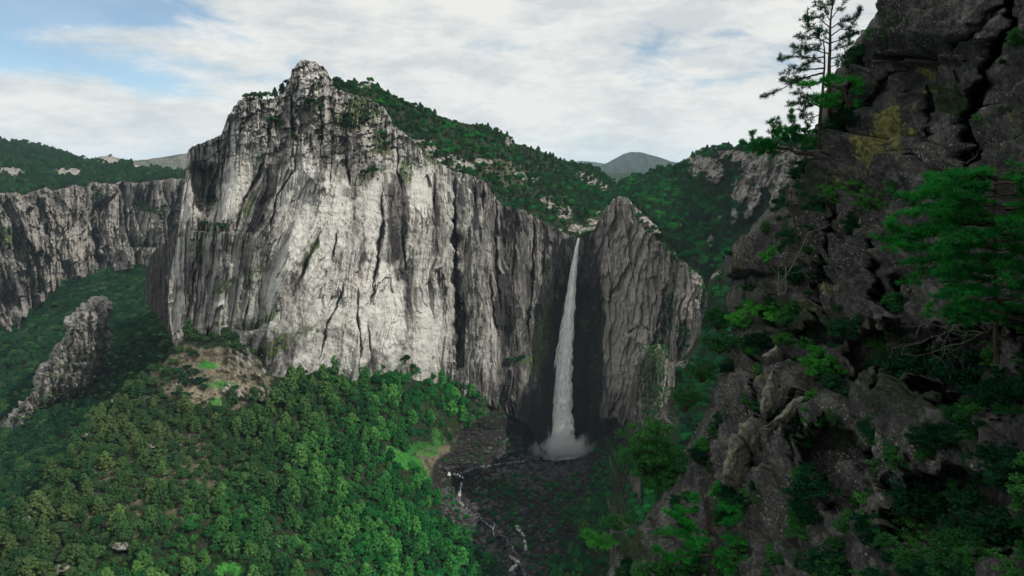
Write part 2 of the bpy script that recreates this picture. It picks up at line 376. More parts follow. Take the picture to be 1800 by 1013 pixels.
M['needles'] = leaf_material('pine_needles', [(0.0, (0.015, 0.12, 0.03)), (0.3, (0.03, 0.27, 0.04)), (0.6, (0.07, 0.48, 0.05)), (1.0, (0.14, 0.62, 0.07))], None, 0.3, 1.2, 1.4)
M['dark_needles'] = leaf_material('dark_pine_needles', [(0.0, (0.012, 0.05, 0.022)), (0.6, (0.022, 0.09, 0.034)), (1.0, (0.045, 0.16, 0.05))], None, 0.25, 1.2, 1.0)
def bark_material(name, a, b):
    m, n = new_mat(name); g = n('ShaderNodeTexCoord').outputs['Object']
    f = n.noise(n.mapping(g, (6, 6, 1.2)), 1.0, 6, 0.7); finish(n, n.ramp(f, [(0.35, a), (0.65, b)]), 0.9, f, 0.03, 0.8, 0.1); return m
M['bark'] = bark_material('bark', (0.02, 0.016, 0.012), (0.085, 0.068, 0.052))
M['dead'] = bark_material('dead_wood', (0.07, 0.064, 0.058), (0.20, 0.185, 0.165))

# ------------------------------------------------------------------ main cliff
topA = cv([(290, 300), (322, 280), (330, 264), (345, 256), (370, 246), (388, 238), (395, 222), (401, 205), (410, 190), (420, 178), (433, 171), (450, 172), (470, 176), (488, 170), (499, 163), (503, 150), (505, 140),
           (511, 136), (513, 122), (520, 118), (523, 109), (534, 106), (545, 108), (552, 107), (559, 114), (568, 117), (571, 130), (578, 134), (582, 148), (592, 158), (615, 166), (645, 172), (675, 190), (692, 222), (715, 238), (735, 250), (752, 270),
           (775, 290), (800, 303), (830, 310), (852, 320), (868, 344), (884, 362), (920, 370), (945, 384), (968, 397), (985, 407), (1000, 414), (1020, 416), (1050, 410), (1075, 400)])
botA = cv([(290, 700), (318, 640), (350, 600), (395, 600), (430, 640), (470, 690), (490, 695), (510, 675), (560, 655), (610, 648), (640, 650), (690, 668), (740, 675), (800, 680), (860, 690), (890, 705), (930, 725), (950, 770), (985, 800), (1075, 800)])
botA_x = lambda px: botA(px) + 22
baseA = depth_fn([(330, 265, 640), (300, 450, 610), (318, 640, 600), (400, 200, 600), (400, 400, 585), (400, 580, 575), (450, 680, 585), (540, 107, 620), (540, 300, 590), (540, 500, 590), (520, 670, 600), (640, 165, 660),
                  (640, 400, 632), (640, 640, 628), (740, 260, 710), (740, 450, 690), (740, 660, 682), (820, 310, 740), (820, 660, 722), (900, 370, 790), (900, 550, 775), (900, 700, 765), (960, 395, 840), (960, 600, 826), (960, 760, 815),
                  (1010, 414, 878), (1010, 550, 880), (1010, 790, 880), (1060, 410, 868), (1060, 800, 835)])
cracksA = [([(512, 150), (512, 185), (518, 245)], 5, 13), ([(524, 240), (517, 300), (500, 322), (487, 345), (478, 385), (474, 425)], 2.6, 7),
           ([(801, 300), (799, 400), (800, 470), (803, 560), (806, 600), (805, 660)], 6, 26), ([(806, 520), (810, 590)], 7, 14), ([(873, 345), (871, 420), (874, 500), (884, 560)], 3.2, 14), ([(860, 480), (868, 560), (878, 600)], 3, 8),
           ([(938, 385), (936, 470), (930, 560), (928, 600)], 4, 15), ([(672, 320), (671, 400), (663, 470), (650, 540)], 4, 13), ([(706, 370), (709, 440), (714, 480)], 2, 6),
           ([(629, 500), (630, 570), (636, 620), (630, 640)], 2.4, 9), ([(645, 560), (655, 640)], 1.6, 4), ([(596, 400), (588, 430), (583, 470)], 2.2, 6), ([(608, 268), (612, 310), (616, 330)], 2.2, 8),
           ([(562, 408), (548, 440), (530, 480), (518, 510)], 4, 7), ([(440, 520), (432, 560), (425, 590)], 2, 5), ([(478, 200), (470, 260), (455, 310), (430, 350), (415, 400), (410, 440)], 3.5, 7),
           ([(405, 210), (396, 260), (388, 330), (386, 400)], 2, 5), ([(350, 440), (340, 470), (338, 520)], 2.4, 6), ([(765, 300), (762, 380)], 2, 4), ([(832, 320), (836, 360)], 2.5, 7), ([(848, 325), (850, 372)], 2.5, 7),
           ([(700, 240), (698, 300), (708, 340)], 2.5, 7), ([(560, 170), (566, 230), (560, 300)], 1.6, 4), ([(585, 250), (580, 330)], 1.5, 4), ([(905, 380), (903, 440), (900, 500)], 2, 6), ([(957, 400), (955, 470), (950, 540)], 2.2, 7),
           ([(610, 470), (600, 520), (575, 570), (560, 640)], 2.5, 5), ([(700, 640), (694, 665), (716, 690)], 3, 6), ([(360, 300), (357, 370)], 2, 6), ([(345, 290), (340, 350), (338, 400)], 2.5, 8), ([(980, 440), (975, 520), (965, 620)], 3, 8)]
def warpA(px, py):
    lean = 0.30 * np.exp(-((px - 470) / 110.0) ** 2) * sstep(220, 420, py) + 0.12 * np.exp(-((px - 640) / 70.0) ** 2)
    return px + lean * (py - 300) + 14 * fbm(px / 120, py / 150, 1.0, 3, 41)
def D_A(px, py):
    d = baseA(px, py); q = warpA(px, py)
    d = d - 6.5 * ridged(q / 62.0, py / 420.0, 0, 2, 1)
    mod = np.clip(0.55 + 0.9 * fbm(px / 70, py / 90, 0, 2, 77), 0.12, 1.3); up = 1 - sstep(200, 330, py)
    mod = mod * (0.75 + 0.5 * sstep(700, 760, px)) + 0.5 * up
    d = d + 12 * plates(q, py, 46, 300, 5) + 10.0 * mod * plates(q, py, 17, 130, 8) + 5.0 * mod * plates(q, py, 6.5, 48, 12)
    d = d - 2.0 * mod * ridged(q / 7.5, py / 70.0, 0, 3, 3) - 1.6 * mod * ridged(q / 16.0, py / 34.0, 0, 3, 6) - 1.5 * fbm(px / 12, py / 12, 0, 4, 4)
    f1, f2, r, o = worley(px / 13.0 + fbm(px / 9, py / 9, 0, 2, 3), py / 17.0, 0, 18); d = d + up * (6.5 * (r - 0.5) + 4.5 * o[1] + 4 * o[0])
    for line, w, k in cracksA: d = d + 0.9 * k * groove(px, py, line, w, 0.35, int(line[0][0]))
    # recess behind the shaded left shoulder and its ledge
    qx = px + 5 * fbm(px / 12, py / 20, 0, 3, 91); qy = py + 8 * fbm(px / 10, py / 30, 0, 3, 92); d = d + 34 * sstep(334, 350, qx) * (1 - sstep(384, 390, qx)) * sstep(276 + 0.25 * (px - 340), 300, qy) * (1 - sstep(340, 402, qy))
    # peak knob stands forward of the ridge
    d = d - 12 * (sstep(512, 520, px) - sstep(568, 580, px)) * (1 - sstep(185, 240, py)) - 6 * (sstep(524, 530, px) - sstep(556, 560, px)) * sstep(130, 140, py) * (1 - sstep(190, 220, py))
    # buttress right of the first gully, foot apron
    d = d - 10 * np.exp(-((q - 575) / 34.0) ** 2) * sstep(260, 330, py) - 9 * np.exp(-((px - 735) / 22.0) ** 2)
    d = d - 12 * np.exp(-((px - 850) / 26.0) ** 2) * sstep(300, 340, py) - 9 * np.exp(-((px - 912) / 16.0) ** 2)
    # undercut bay behind the falling water
    d = d + 26 * np.exp(-((px - 1010) / 42.0) ** 2) * sstep(440, 560, py)
    # stepped foot where the grass creeps up
    d = d - 12 * sstep(560, 690, py + 0.35 * (px - 480)) * (1 - sstep(470, 520, px)) 
    for cx, cy, rx, k in ((372, 408, 40, 9), (430, 580, 40, 7), (560, 185, 30, 5), (655, 305, 26, 6), (612, 225, 26, 5)):
        e = np.clip(np.exp(-((px - cx) / rx) ** 2) - 0.25, 0, 1) * 1.33; cy = cy + 5 * fbm(px / 14, 3, 0, 3, 4); d = d + k * e * np.where(py < cy, np.clip(1 - (cy - py) / 22.0, 0, 1), 0) - k * e * np.where(py >= cy, np.clip(1 - (py - cy) / 40.0, 0, 1), 0)
    return d
vegA_spots = [(372, 403, 34, 16, 0), (345, 430, 12, 34, 10), (425, 578, 36, 12, -12), (398, 600, 14, 14, 0), (390, 640, 80, 34, 10), (355, 615, 34, 26, 0), (500, 600, 90, 16, -28), (440, 680, 70, 30, 0), (545, 440, 14, 40, 25),
              (548, 188, 26, 13, 0), (515, 235, 10, 16, 0), (487, 212, 20, 10, 30), (610, 215, 30, 16, 10), (560, 150, 12, 12, 0), (640, 190, 40, 24, 20), (655, 300, 28, 9, -15), (630, 320, 16, 9, -30), (672, 250, 26, 28, 20), (765, 275, 30, 16, 20),
              (715, 300, 14, 30, 0), (440, 360, 8, 40, 25), (455, 290, 8, 40, 10), (370, 348, 14, 16, -20), (708, 640, 14, 18, 0), (722, 655, 16, 14, 40), (960, 470, 12, 24, 0), (910, 635, 28, 7, 0), (960, 560, 16, 60, 15), (1035, 540, 16, 60, 5),
              (945, 620, 20, 60, 10), (745, 255, 20, 14, 30), (450, 480, 34, 12, -40), (400, 500, 40, 10, -30), (470, 560, 40, 8, -35)]
def vegA(px, py):
    a = np.full(np.shape(px), -0.22)
    for i, (x, y, rx, ry, ro) in enumerate(vegA_spots): a = np.maximum(a, -0.2 + 0.85 * ell(px, py, x, y, rx, ry, ro, i + 1, 0.5, 16))
    a = a + 0.16 * (1 - sstep(150, 330, py)) + 0.1 * np.exp(-((px - 440) / 90.0) ** 2) * sstep(470, 640, py)
    return a
def stain_shadeA(px, py):
    a = 0.08 + 0.36 * sstep(750, 900, px) + 0.10 * np.exp(-((px - 455) / 50.0) ** 2) + 0.15 * fbm(warpA(px, py) / 60, py / 300, 4.4, 2, 5)  # the darker right end is shade painted into the rock
    for line, w, k in cracksA: a = np.maximum(a, 0.85 * groove(px, py, line, w * 1.3, 0.4, int(line[0][0])))  # cracks darkened, their shade painted in
    a = np.maximum(a, 0.95 * ell(px, py, 890, 540, 26, 60, 0, 3, 0.5, 30)); a = np.maximum(a, 0.95 * ell(px, py, 809, 570, 12, 95, 0, 6, 0.3, 20))
    a = np.maximum(a, 1.1 * ell(px, py, 1015, 660, 80, 190, 0, 4, 0.2, 40)); a = np.maximum(a, 0.8 * ell(px, py, 945, 740, 60, 70, 0, 7, 0.3, 30))
    a = np.maximum(a, 0.6 * ell(px, py, 360, 330, 24, 62, 0, 8, 0.3, 20)); a = np.maximum(a, 0.5 * ell(px, py, 700, 400, 24, 110, 0, 9, 0.5, 30))  # the patch in the left recess is painted shade
    return a
def paleA(px, py):
    q = warpA(px, py); a = -0.15 + 0.5 * fbm(q / 45, py / 170, 8.8, 2, 15)
    for x, y, rx, ry, ro, k in ((430, 280, 26, 90, 15, 0.9), (510, 420, 30, 70, 20, 1.0), (570, 400, 42, 90, 15, 1.0), (600, 520, 40, 60, 15, 0.9), (650, 540, 40, 90, 8, 1.0), (530, 330, 40, 50, 0, 0.7), (690, 560, 24, 100, 0, 0.9), (655, 400, 14, 90, 0, 0.9), (735, 350, 18, 60, 0, 0.6),
                                (545, 140, 24, 30, 0, 0.6), (600, 620, 60, 30, 0, 0.8), (745, 600, 30, 60, 0, 0.4), (770, 600, 20, 60, 0, 0.4), (540, 640, 30, 20, 0, .8), (480, 500, 20, 40, 20, .5), (400, 250, 14, 60, 10, .6), (860, 620, 30, 50, 0, .3)):
        a = np.maximum(a, k * ell(px, py, x, y, rx, ry, ro, int(x + y) % 50, 0.55, 30))
    for x, y, rx, ry, ro, k in ((360, 500, 44, 80, 0, .55), (470, 330, 16, 90, 18, .8), (450, 430, 26, 90, 12, .7), (470, 620, 60, 40, 0, .6), (700, 400, 22, 120, 0, .9), (620, 300, 34, 60, 0, .6), (580, 240, 40, 50, 0, .4), (655, 600, 14, 60, 0, .7), (535, 470, 14, 60, 28, .9), (720, 520, 14, 90, 0, .5), (430, 210, 30, 20, 0, .3),
                            (640, 460, 10, 90, 8, .7), (560, 330, 10, 70, 10, .6), (770, 420, 14, 120, 0, .5), (355, 300, 26, 40, 0, .6), (400, 470, 10, 60, 5, .5)):
        a = a - 0.75 * k * ell(px, py, x, y, rx, ry, ro, int(x * 3 + y) % 47, 0.6, 26)  # grey-brown bands, and shaded parts of the wall painted darker
    return a - 0.55 * sstep(780, 880, px)  # right end dulled, its shade painted in
xlA = cv([(0, 331), (0.1, 326), (0.2, 320), (0.36, 311), (0.46, 299), (0.56, 295), (0.68, 299), (0.8, 305), (0.92, 312), (1.0, 318)])
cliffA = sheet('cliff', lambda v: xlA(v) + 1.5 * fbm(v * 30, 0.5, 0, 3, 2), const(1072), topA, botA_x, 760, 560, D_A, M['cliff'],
      dict(veg=vegA, stain=stain_shadeA, pale=paleA), back=[(14, 3), (40, 20), (90, 60)], skirt_l=[(4, 30), (0, 60)], jag=4.0, jseed=4)
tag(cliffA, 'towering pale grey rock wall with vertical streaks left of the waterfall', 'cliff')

# shaded end of the cliff, set back on its left; its shade painted into the colour
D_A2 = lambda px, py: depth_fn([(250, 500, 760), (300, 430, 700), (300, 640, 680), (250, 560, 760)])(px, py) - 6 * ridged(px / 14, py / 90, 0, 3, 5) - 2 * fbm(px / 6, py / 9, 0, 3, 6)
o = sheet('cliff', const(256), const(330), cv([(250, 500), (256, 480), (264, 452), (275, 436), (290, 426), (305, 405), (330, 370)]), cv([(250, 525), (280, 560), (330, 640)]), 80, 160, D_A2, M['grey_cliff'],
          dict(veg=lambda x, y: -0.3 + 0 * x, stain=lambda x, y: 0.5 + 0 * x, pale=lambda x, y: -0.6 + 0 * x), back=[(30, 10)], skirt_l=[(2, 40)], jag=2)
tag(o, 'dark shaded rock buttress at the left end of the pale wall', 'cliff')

# ------------------------------------------------------------------ hilltop behind the rim
silE = cv([(560, 150), (575, 138), (610, 144), (632, 148), (648, 143), (662, 150), (690, 168), (720, 182), (760, 200), (800, 213), (850, 224), (882, 233), (898, 240), (906, 252), (950, 266), (985, 281), (1020, 288), (1045, 292), (1060, 303), (1080, 322), (1100, 345)])
baseE = depth_fn([(575, 145, 640), (640, 165, 668), (640, 145, 720), (700, 235, 700), (700, 175, 780), (760, 290, 738), (760, 205, 830), (830, 320, 765), (830, 222, 880), (900, 375, 805), (900, 245, 930), (960, 400, 850), (960, 270, 1050),
                  (1000, 416, 885), (1000, 380, 910), (1010, 285, 1180), (1050, 410, 885), (1060, 380, 925), (1060, 305, 1200), (1090, 345, 1100), (1110, 400, 1000)])
def D_E(px, py): return baseE(px, py) + 9 * fbm(px / 28, py / 14, 3, 4, 21) - 5 * ridged(px / 12, py / 9, 1, 3, 22) * rockE(px, py)
rockE_spots = [(600, 170, 24, 12, 0), (655, 152, 26, 9, 0), (740, 262, 34, 24, 20), (800, 285, 40, 14, 10), (895, 248, 10, 12, 0), (965, 355, 14, 14, 0), (1035, 315, 30, 12, 20), (1060, 330, 22, 8, 30), (650, 215, 20, 34, 0),
               (990, 372, 20, 14, 0), (1020, 402, 40, 9, 0), (1045, 388, 20, 8, -20), (1060, 375, 12, 7, 0), (700, 250, 16, 24, 0), (920, 310, 24, 8, 20), (850, 285, 20, 8, 10)]
def rockE(px, py):
    a = np.zeros(np.shape(px)) - 0.3 + 0.35 * fbm(px / 16, py / 9, 0, 4, 95)
    for i, (x, y, rx, ry, ro) in enumerate(rockE_spots): a = np.maximum(a, 0.55 * ell(px, py, x, y, rx, ry, ro, i + 31, 0.6, 12))
    return a
o = sheet('hill', const(572), const(1108), silE, lambda px: topA(px) + 5, 420, 150, D_E, M['ground'],
          dict(soil=lambda x, y: 0.12 + 0.25 * ell(x, y, 880, 300, 70, 30, 20, 4, 0.6, 20), rock=rockE, grass=lambda x, y: 0.1 + 0 * x, wet=lambda x, y: -0.5 + 0 * x), back=[(30, 4), (150, 40), (400, 120)], skirt_r=[(60, 30)], jag=1.0)
tag(o, 'green hilltop sloping down to the lip of the waterfall', 'hill')

# ------------------------------------------------------------------ spur right of the waterfall
topF = cv([(1036, 418), (1044, 404), (1052, 388), (1060, 378), (1066, 364), (1074, 358), (1078, 350), (1086, 347), (1096, 347), (1104, 349), (1110, 357), (1116, 364), (1120, 382), (1130, 386), (1136, 402), (1148, 408), (1154, 424), (1166, 427), (1172, 440), (1186, 444), (1194, 460), (1206, 464), (1213, 474), (1224, 478), (1234, 490), (1241, 512), (1250, 530)])
botF = cv([(1036, 835), (1080, 830), (1094, 806), (1105, 770), (1128, 712), (1150, 680), (1180, 655), (1215, 630), (1232, 622), (1243, 600)])
baseF = depth_fn([(1040, 420, 868), (1040, 600, 868), (1040, 820, 850), (1095, 350, 800), (1090, 500, 790), (1090, 650, 785), (1085, 800, 790), (1150, 415, 755), (1150, 550, 738), (1135, 700, 748), (1200, 470, 715), (1195, 560, 700), (1195, 640, 702), (1240, 515, 690), (1240, 600, 684)])
cracksF = [([(1172, 480), (1165, 540), (1150, 600), (1130, 650)], 4, 10), ([(1190, 480), (1180, 540), (1178, 600)], 4, 12), ([(1060, 430), (1075, 500), (1068, 560)], 2, 5), ([(1110, 380), (1105, 450), (1118, 500)], 2, 5), ([(1100, 590), (1125, 570), (1140, 580)], 3, 7),
           ([(1045, 560), (1050, 640), (1042, 700)], 3, 8), ([(1085, 690), (1070, 740)], 3, 5), ([(1150, 440), (1145, 500)], 2, 5)]
def D_F(px, py):
    q = px + 0.05 * (py - 500) + 8 * fbm(px / 50, py / 60, 3, 3, 6)
    d = baseF(px, py) - 8 * ridged(q / 40, py / 160, 5, 2, 51) - 4.5 * ridged(q / 14, py / 60, 6, 3, 52) - 2.4 * ridged(q / 5, py / 22, 7, 3, 53) - 2 * fbm(px / 9, py / 9, 5, 4, 54)
    d = d + 15 * plates(q, py, 30, 130, 58) + 9 * plates(q, py, 11, 60, 59) + 3 * plates(q, py, 4.5, 20, 60)
    for line, w, k in cracksF: d = d + k * groove(px, py, line, w, 0.4, int(line[0][0]))
    d = d - 16 * np.exp(-((px - 1212 - 0.12 * (560 - py)) / 16.0) ** 2) * sstep(470, 500, py)
    d = d + 22 * sstep(700, 800, py) * (1 - sstep(1080, 1120, px))
    return d
def vegF(px, py):
    a = np.full(np.shape(px), -0.3)
    for i, (x, y, rx, ry, ro) in enumerate([(1176, 550, 16, 46, 10), (1165, 605, 14, 26, 0), (1140, 400, 16, 8, 45), (1235, 520, 12, 30, 0), (1200, 590, 14, 34, 0), (1180, 450, 24, 6, 40), (1150, 640, 10, 24, 0)]): a = np.maximum(a, -0.2 + 0.8 * ell(px, py, x, y, rx, ry, ro, i + 61, 0.5, 12))
    return a
def stain_shadeF(px, py):
    a = 0.30 + 0.3 * fbm(px / 30, py / 100, 4, 3, 9) - 0.3 * ell(px, py, 1110, 590, 70, 120, 0, 2, 0.3, 30)
    a = np.maximum(a, 0.9 * ell(px, py, 1040, 600, 26, 210, 0, 3, 0.3, 30)); a = np.maximum(a, 1.1 * ell(px, py, 1065, 790, 60, 66, 0, 5, 0.3, 20))
    for line, w, k in cracksF: a = np.maximum(a, 0.8 * groove(px, py, line, w * 1.2, 0.4, int(line[0][0])))  # shade of the spur's cracks painted along them
    return a
def paleF(px, py):
    a = 0.1 + 0.5 * fbm(px / 20, py / 50, 7.8, 3, 19); a = np.maximum(a, 0.95 * ell(px, py, 1214, 550, 20, 75, 8, 5, 0.25, 20)); a = np.maximum(a, 0.9 * ell(px, py, 1125, 400, 30, 14, 45, 5, 0.5, 20))  # sunlit rim face of the spur painted paler
    return np.maximum(a, 0.5 * ell(px, py, 1100, 600, 60, 110, 0, 2, 0.4, 30))
o = sheet('cliff', const(1036), cv([(0, 1244), (0.4, 1242), (0.6, 1234), (1, 1228)]), topF, botF, 240, 440, D_F, M['grey_cliff'], dict(veg=vegF, stain=stain_shadeF, pale=paleF), back=[(12, 4), (40, 26)], skirt_r=[(3, 14), (0, 40)], jag=3, jseed=14)
tag(o, 'dark grey pointed rock spur just right of the waterfall', 'cliff')

# mossy pillar below it
D_M = lambda px, py: depth_fn([(1110, 700, 590), (1150, 640, 566), (1180, 640, 570), (1150, 780, 556), (1110, 880, 560), (1180, 880, 560)])(px, py) + 14 * ((px - 1148) / 34.0) ** 2 - 3 * ridged(px / 9, py / 60, 0, 3, 71) - 2 * fbm(px / 5, py / 8, 0, 3, 72)
o = sheet('cliff', const(1104), const(1186), cv([(1104, 740), (1118, 690), (1128, 640), (1145, 610), (1160, 606), (1174, 622), (1186, 645)]), cv([(1100, 960), (1186, 900)]), 90, 260, D_M, M['grey_cliff'],
          dict(veg=lambda x, y: -0.05 + 0.62 * ell(x, y, 1148, 660, 34, 90, 5, 3, 0.4, 14), stain=lambda x, y: 0.3 + 0.4 * sstep(700, 780, y), pale=lambda x, y: -0.35 + 0 * x), back=[(10, 3), (30, 20)], skirt_l=[(3, 14), (0, 30)], skirt_r=[(3, 14), (0, 30)], jag=2)
tag(o, 'narrow rock pillar draped in light green moss below the spur', 'cliff')

# ------------------------------------------------------------------ valley: forested slope, amphitheatre floor, river bed
crest = cv([(-260, 1100), (-120, 1010), (0, 925), (40, 892), (60, 872), (90, 835), (120, 792), (150, 752), (180, 715), (210, 690), (240, 668), (290, 636), (318, 600), (350, 578), (400, 575), (430, 600), (470, 660), (500, 664), (560, 648), (600, 640), (650, 645), (690, 656), (730, 664), (780, 668),
            (830, 672), (880, 694), (930, 712), (950, 752), (990, 772), (1040, 765), (1075, 765), (1110, 790), (1150, 850), (1260, 900)])
baseB = depth_fn([(-200, 1060, 300), (0, 925, 372), (60, 872, 405), (120, 792, 455), (180, 715, 525), (240, 668, 572), (318, 600, 585), (400, 575, 572), (400, 640, 560), (470, 665, 552), (440, 690, 545), (400, 690, 542), (500, 670, 572), (540, 680, 585), (560, 650, 612), (600, 640, 622), (690, 656, 650), (760, 665, 690), (830, 670, 730), (880, 694, 762),
                  (930, 712, 808), (950, 752, 838), (990, 775, 872), (1040, 768, 862), (1080, 768, 805), (1150, 850, 640), (1250, 900, 600),
                  (-200, 1120, 275), (0, 1080, 300), (150, 900, 395), (300, 800, 470), (300, 1080, 335), (450, 760, 525), (450, 900, 430), (600, 740, 572), (600, 800, 545), (600, 900, 482), (600, 1080, 405), (700, 740, 606), (700, 800, 570), (700, 880, 528), (740, 960, 500), (800, 1000, 510), (850, 1080, 490),
                  (760, 740, 650), (760, 800, 640), (800, 860, 672), (850, 920, 650), (890, 970, 625), (920, 1080, 560), (850, 800, 716), (900, 760, 785), (900, 850, 715), (985, 805, 840), (960, 880, 700), (960, 960, 645), (1050, 850, 725), (1050, 950, 640), (1050, 1080, 560), (1150, 1080, 520), (850, 735, 712), (800, 700, 702)])
riverC = [(985, 800), (930, 812), (860, 820), (800, 838), (808, 862), (812, 885), (835, 905), (872, 940), (905, 985), (930, 1040), (940, 1100)]
def riverd(px, py): return seg_dist(px, py, riverC)
def wetB(px, py):
    w = np.full(np.shape(px), -0.4)
    w = np.maximum(w, 0.9 * ell(px, py, 960, 830, 150, 75, 0, 3, 0.3, 40)); w = np.maximum(w, 0.9 * ell(px, py, 880, 770, 90, 50, 0, 5, 0.3, 40))
    w = np.maximum(w, 1 - sstep(25, 60, riverd(px, py))); w = np.maximum(w, 0.8 * ell(px, py, 950, 900, 100, 60, 60, 8, 0.3, 40))
    return w
def grassB(px, py):
    g = np.full(np.shape(px), -0.5)
    for i, (x, y, rx, ry, ro, k) in enumerate([(715, 810, 54, 15, 28, 1), (745, 790, 34, 16, 10, .7), (690, 800, 20, 10, 10, 1), (865, 728, 30, 10, 20, .4), (770, 770, 14, 22, -20, .6), (365, 642, 20, 8, 0, .8), (385, 676, 34, 8, 0, .7), (390, 706, 30, 8, 0, .8), (408, 1000, 40, 14, 0, .7), (500, 950, 50, 14, 0, .6),
                                             (1055, 850, 26, 50, 10, .55), (1000, 870, 14, 10, 0, .7), (870, 860, 22, 24, 20, .6), (895, 880, 12, 26, -10, .6), (900, 705, 40, 6, 5, .7), (1030, 910, 60, 30, 0, .5), (460, 720, 30, 10, 0, .6)]):
        g = np.maximum(g, k * ell(px, py, x, y, rx, ry, ro, i + 81, 0.4, 18))
    return g
def rockB(px, py):
    a = np.full(np.shape(px), -0.35)
    for i, (x, y, rx, ry, ro, k) in enumerate([(192, 708, 20, 7, -40, .9), (152, 762, 12, 5, -40, .9), (62, 882, 30, 14, -30, .95), (45, 915, 12, 8, -30, .9), (250, 700, 20, 6, -10, .4), (440, 690, 60, 14, 10, .5), (320, 690, 40, 40, 0, .35), (105, 1000, 26, 9, -10, .7), (210, 960, 20, 10, 0, .6), (262, 785, 18, 5, 0, .6), (200, 860, 16, 5, 20, .55), (440, 640, 50, 30, 0, .45)]):
        a = np.maximum(a, k * ell(px, py, x, y, rx, ry, ro, i + 101, 0.5, 14))
    return a
def soilB(px, py):
    a = 0.05 + 0.55 * ell(px, py, 370, 670, 110, 70, 10, 3, 0.4, 30); a = np.maximum(a, 0.45 * ell(px, py, 260, 850, 170, 110, -20, 4, 0.4, 50)); a = np.maximum(a, 0.55 * ell(px, py, 765, 810, 40, 40, 0, 4, 0.4, 30))
    return np.maximum(a, 0.35 * ell(px, py, 840, 780, 80, 60, 0, 9, 0.4, 30))
def D_B(px, py):
    d = baseB(px, py) * (1 + 0.012 * fbm(px / 60, py / 40, 3, 4, 31))
    w = np.clip(wetB(px, py), 0, 1); d = d - w * (5 * ridged(px / 13, py / 9, 4, 3, 32) + 2.5 * fbm(px / 5, py / 4, 3, 3, 33))
    pe = ell(px, py, 975, 798, 62, 26, 0, 2, 0.1, 30); d = d + pe * (14 + w * 3)
    rk = np.clip(rockB(px, py), 0, 1); d = d - rk * (8 + 7 * ridged(px / 9, py / 12, 1, 3, 34))
    return d
o = sheet('ground', const(-260), const(1260), crest, lambda px: 1130 + 0 * px, 700, 330, D_B, M['ground'], dict(soil=soilB, rock=rockB, grass=grassB, wet=wetB), back=[(18, 6), (60, 50)])
tag(o, 'forested valley slope falling to the dark river bed', 'ground')

# gully between the spur and the near crag
baseH = depth_fn([(1090, 840, 600), (1130, 730, 640), (1180, 650, 655), (1235, 600, 655), (1255, 520, 690), (1270, 450, 740), (1340, 430, 760), (1340, 620, 540), (1220, 700, 560), (1170, 760, 520), (1240, 800, 440), (1120, 900, 430), (1180, 1050, 330), (1340, 1050, 320), (1300, 800, 420), (1090, 1100, 350), (1700, 430, 560), (1700, 620, 420), (1700, 800, 330), (1700, 1050, 260), (2300, 430, 480), (2300, 800, 260), (2300, 1050, 210)])
D_H = lambda px, py: baseH(px, py) * (1 + 0.02 * fbm(px / 30, py / 30, 3, 4, 36))
topH = cv([(1095, 860), (1110, 800), (1130, 730), (1180, 655), (1226, 612), (1242, 560), (1250, 505), (1262, 478), (1280, 455), (1380, 440), (2300, 400)])
def rockH(px, py):
    a = np.full(np.shape(px), -0.3)
    for i, (x, y, rx, ry) in enumerate([(1260, 480, 8, 6), (1250, 545, 8, 10), (1200, 640, 20, 8), (1265, 600, 12, 8), (1250, 690, 8, 10)]): a = np.maximum(a, .8 * ell(px, py, x, y, rx, ry, 0, i + 3, .5, 10))
    return a
o = sheet('hill', lambda v: 1095 + 25 * v, const(2300), topH, lambda px: 1120 + 0 * px, 420, 200, D_H, M['ground'], dict(soil=lambda x, y: 0 * x, rock=rockH, grass=lambda x, y: 0.25 + 0 * x, wet=lambda x, y: -0.5 + 0 * x), back=[(20, 6)], skirt_l=[(2, 40), (0, 60)])
tag(o, 'green gully slope between the spur and the near crag', 'hill')

# ------------------------------------------------------------------ right hillside behind the spur
silG = cv([(1050, 350), (1072, 345), (1088, 322), (1110, 310), (1130, 308), (1150, 299), (1172, 296), (1185, 290), (1200, 284), (1215, 274), (1228, 268), (1240, 262), (1256, 262), (1275, 254), (1292, 262), (1310, 256), (1330, 258), (1350, 248), (1400, 240), (1480, 222), (1560, 205), (1700, 215), (1850, 190), (2050, 205), (2400, 180)])
baseG = depth_fn([(1070, 345, 1250), (1110, 310, 1300), (1185, 290, 1200), (1240, 262, 1080), (1310, 258, 950), (1400, 240, 800), (1480, 210, 700), (1090, 370, 900), (1130, 370, 880), (1180, 420, 830), (1220, 400, 900), (1260, 350, 960), (1320, 340, 860), (1400, 340, 740), (1230, 470, 770), (1260, 480, 760), (1330, 440, 760), (1400, 480, 690), (1250, 600, 720), (1400, 600, 640), (1100, 480, 900), (1130, 600, 860), (1700, 210, 640), (1700, 420, 560), (1700, 640, 520), (2400, 190, 600), (2400, 420, 520), (2400, 640, 480)])
rockG_s = [(1235, 285, 30, 14, 10, .8), (1330, 290, 30, 30, 30, .85), (1325, 350, 12, 40, 20, .9), (1370, 320, 24, 50, 20, .8), (1255, 300, 22, 26, 0, .9), (1305, 330, 20, 34, 20, .95), (1345, 300, 30, 40, 20, .9), (1365, 270, 40, 18, 0, .9), (1290, 275, 40, 12, 5, .8), (1400, 300, 30, 50, 10, .9), (1290, 380, 10, 18, 0, .7), (1220, 300, 12, 14, 0, .7), (1140, 395, 30, 9, 40, .9), (1115, 370, 24, 8, 40, .8), (1250, 425, 9, 14, 0, .6), (1262, 385, 8, 10, 0, .6), (1195, 395, 6, 5, 0, .6), (1160, 330, 10, 5, 0, .5)]
def rockG(px, py):
    a = np.full(np.shape(px), -0.3)
    for i, (x, y, rx, ry, ro, k) in enumerate(rockG_s): a = np.maximum(a, k * ell(px, py, x, y, rx, ry, ro, i + 121, 0.45, 12))
    return a
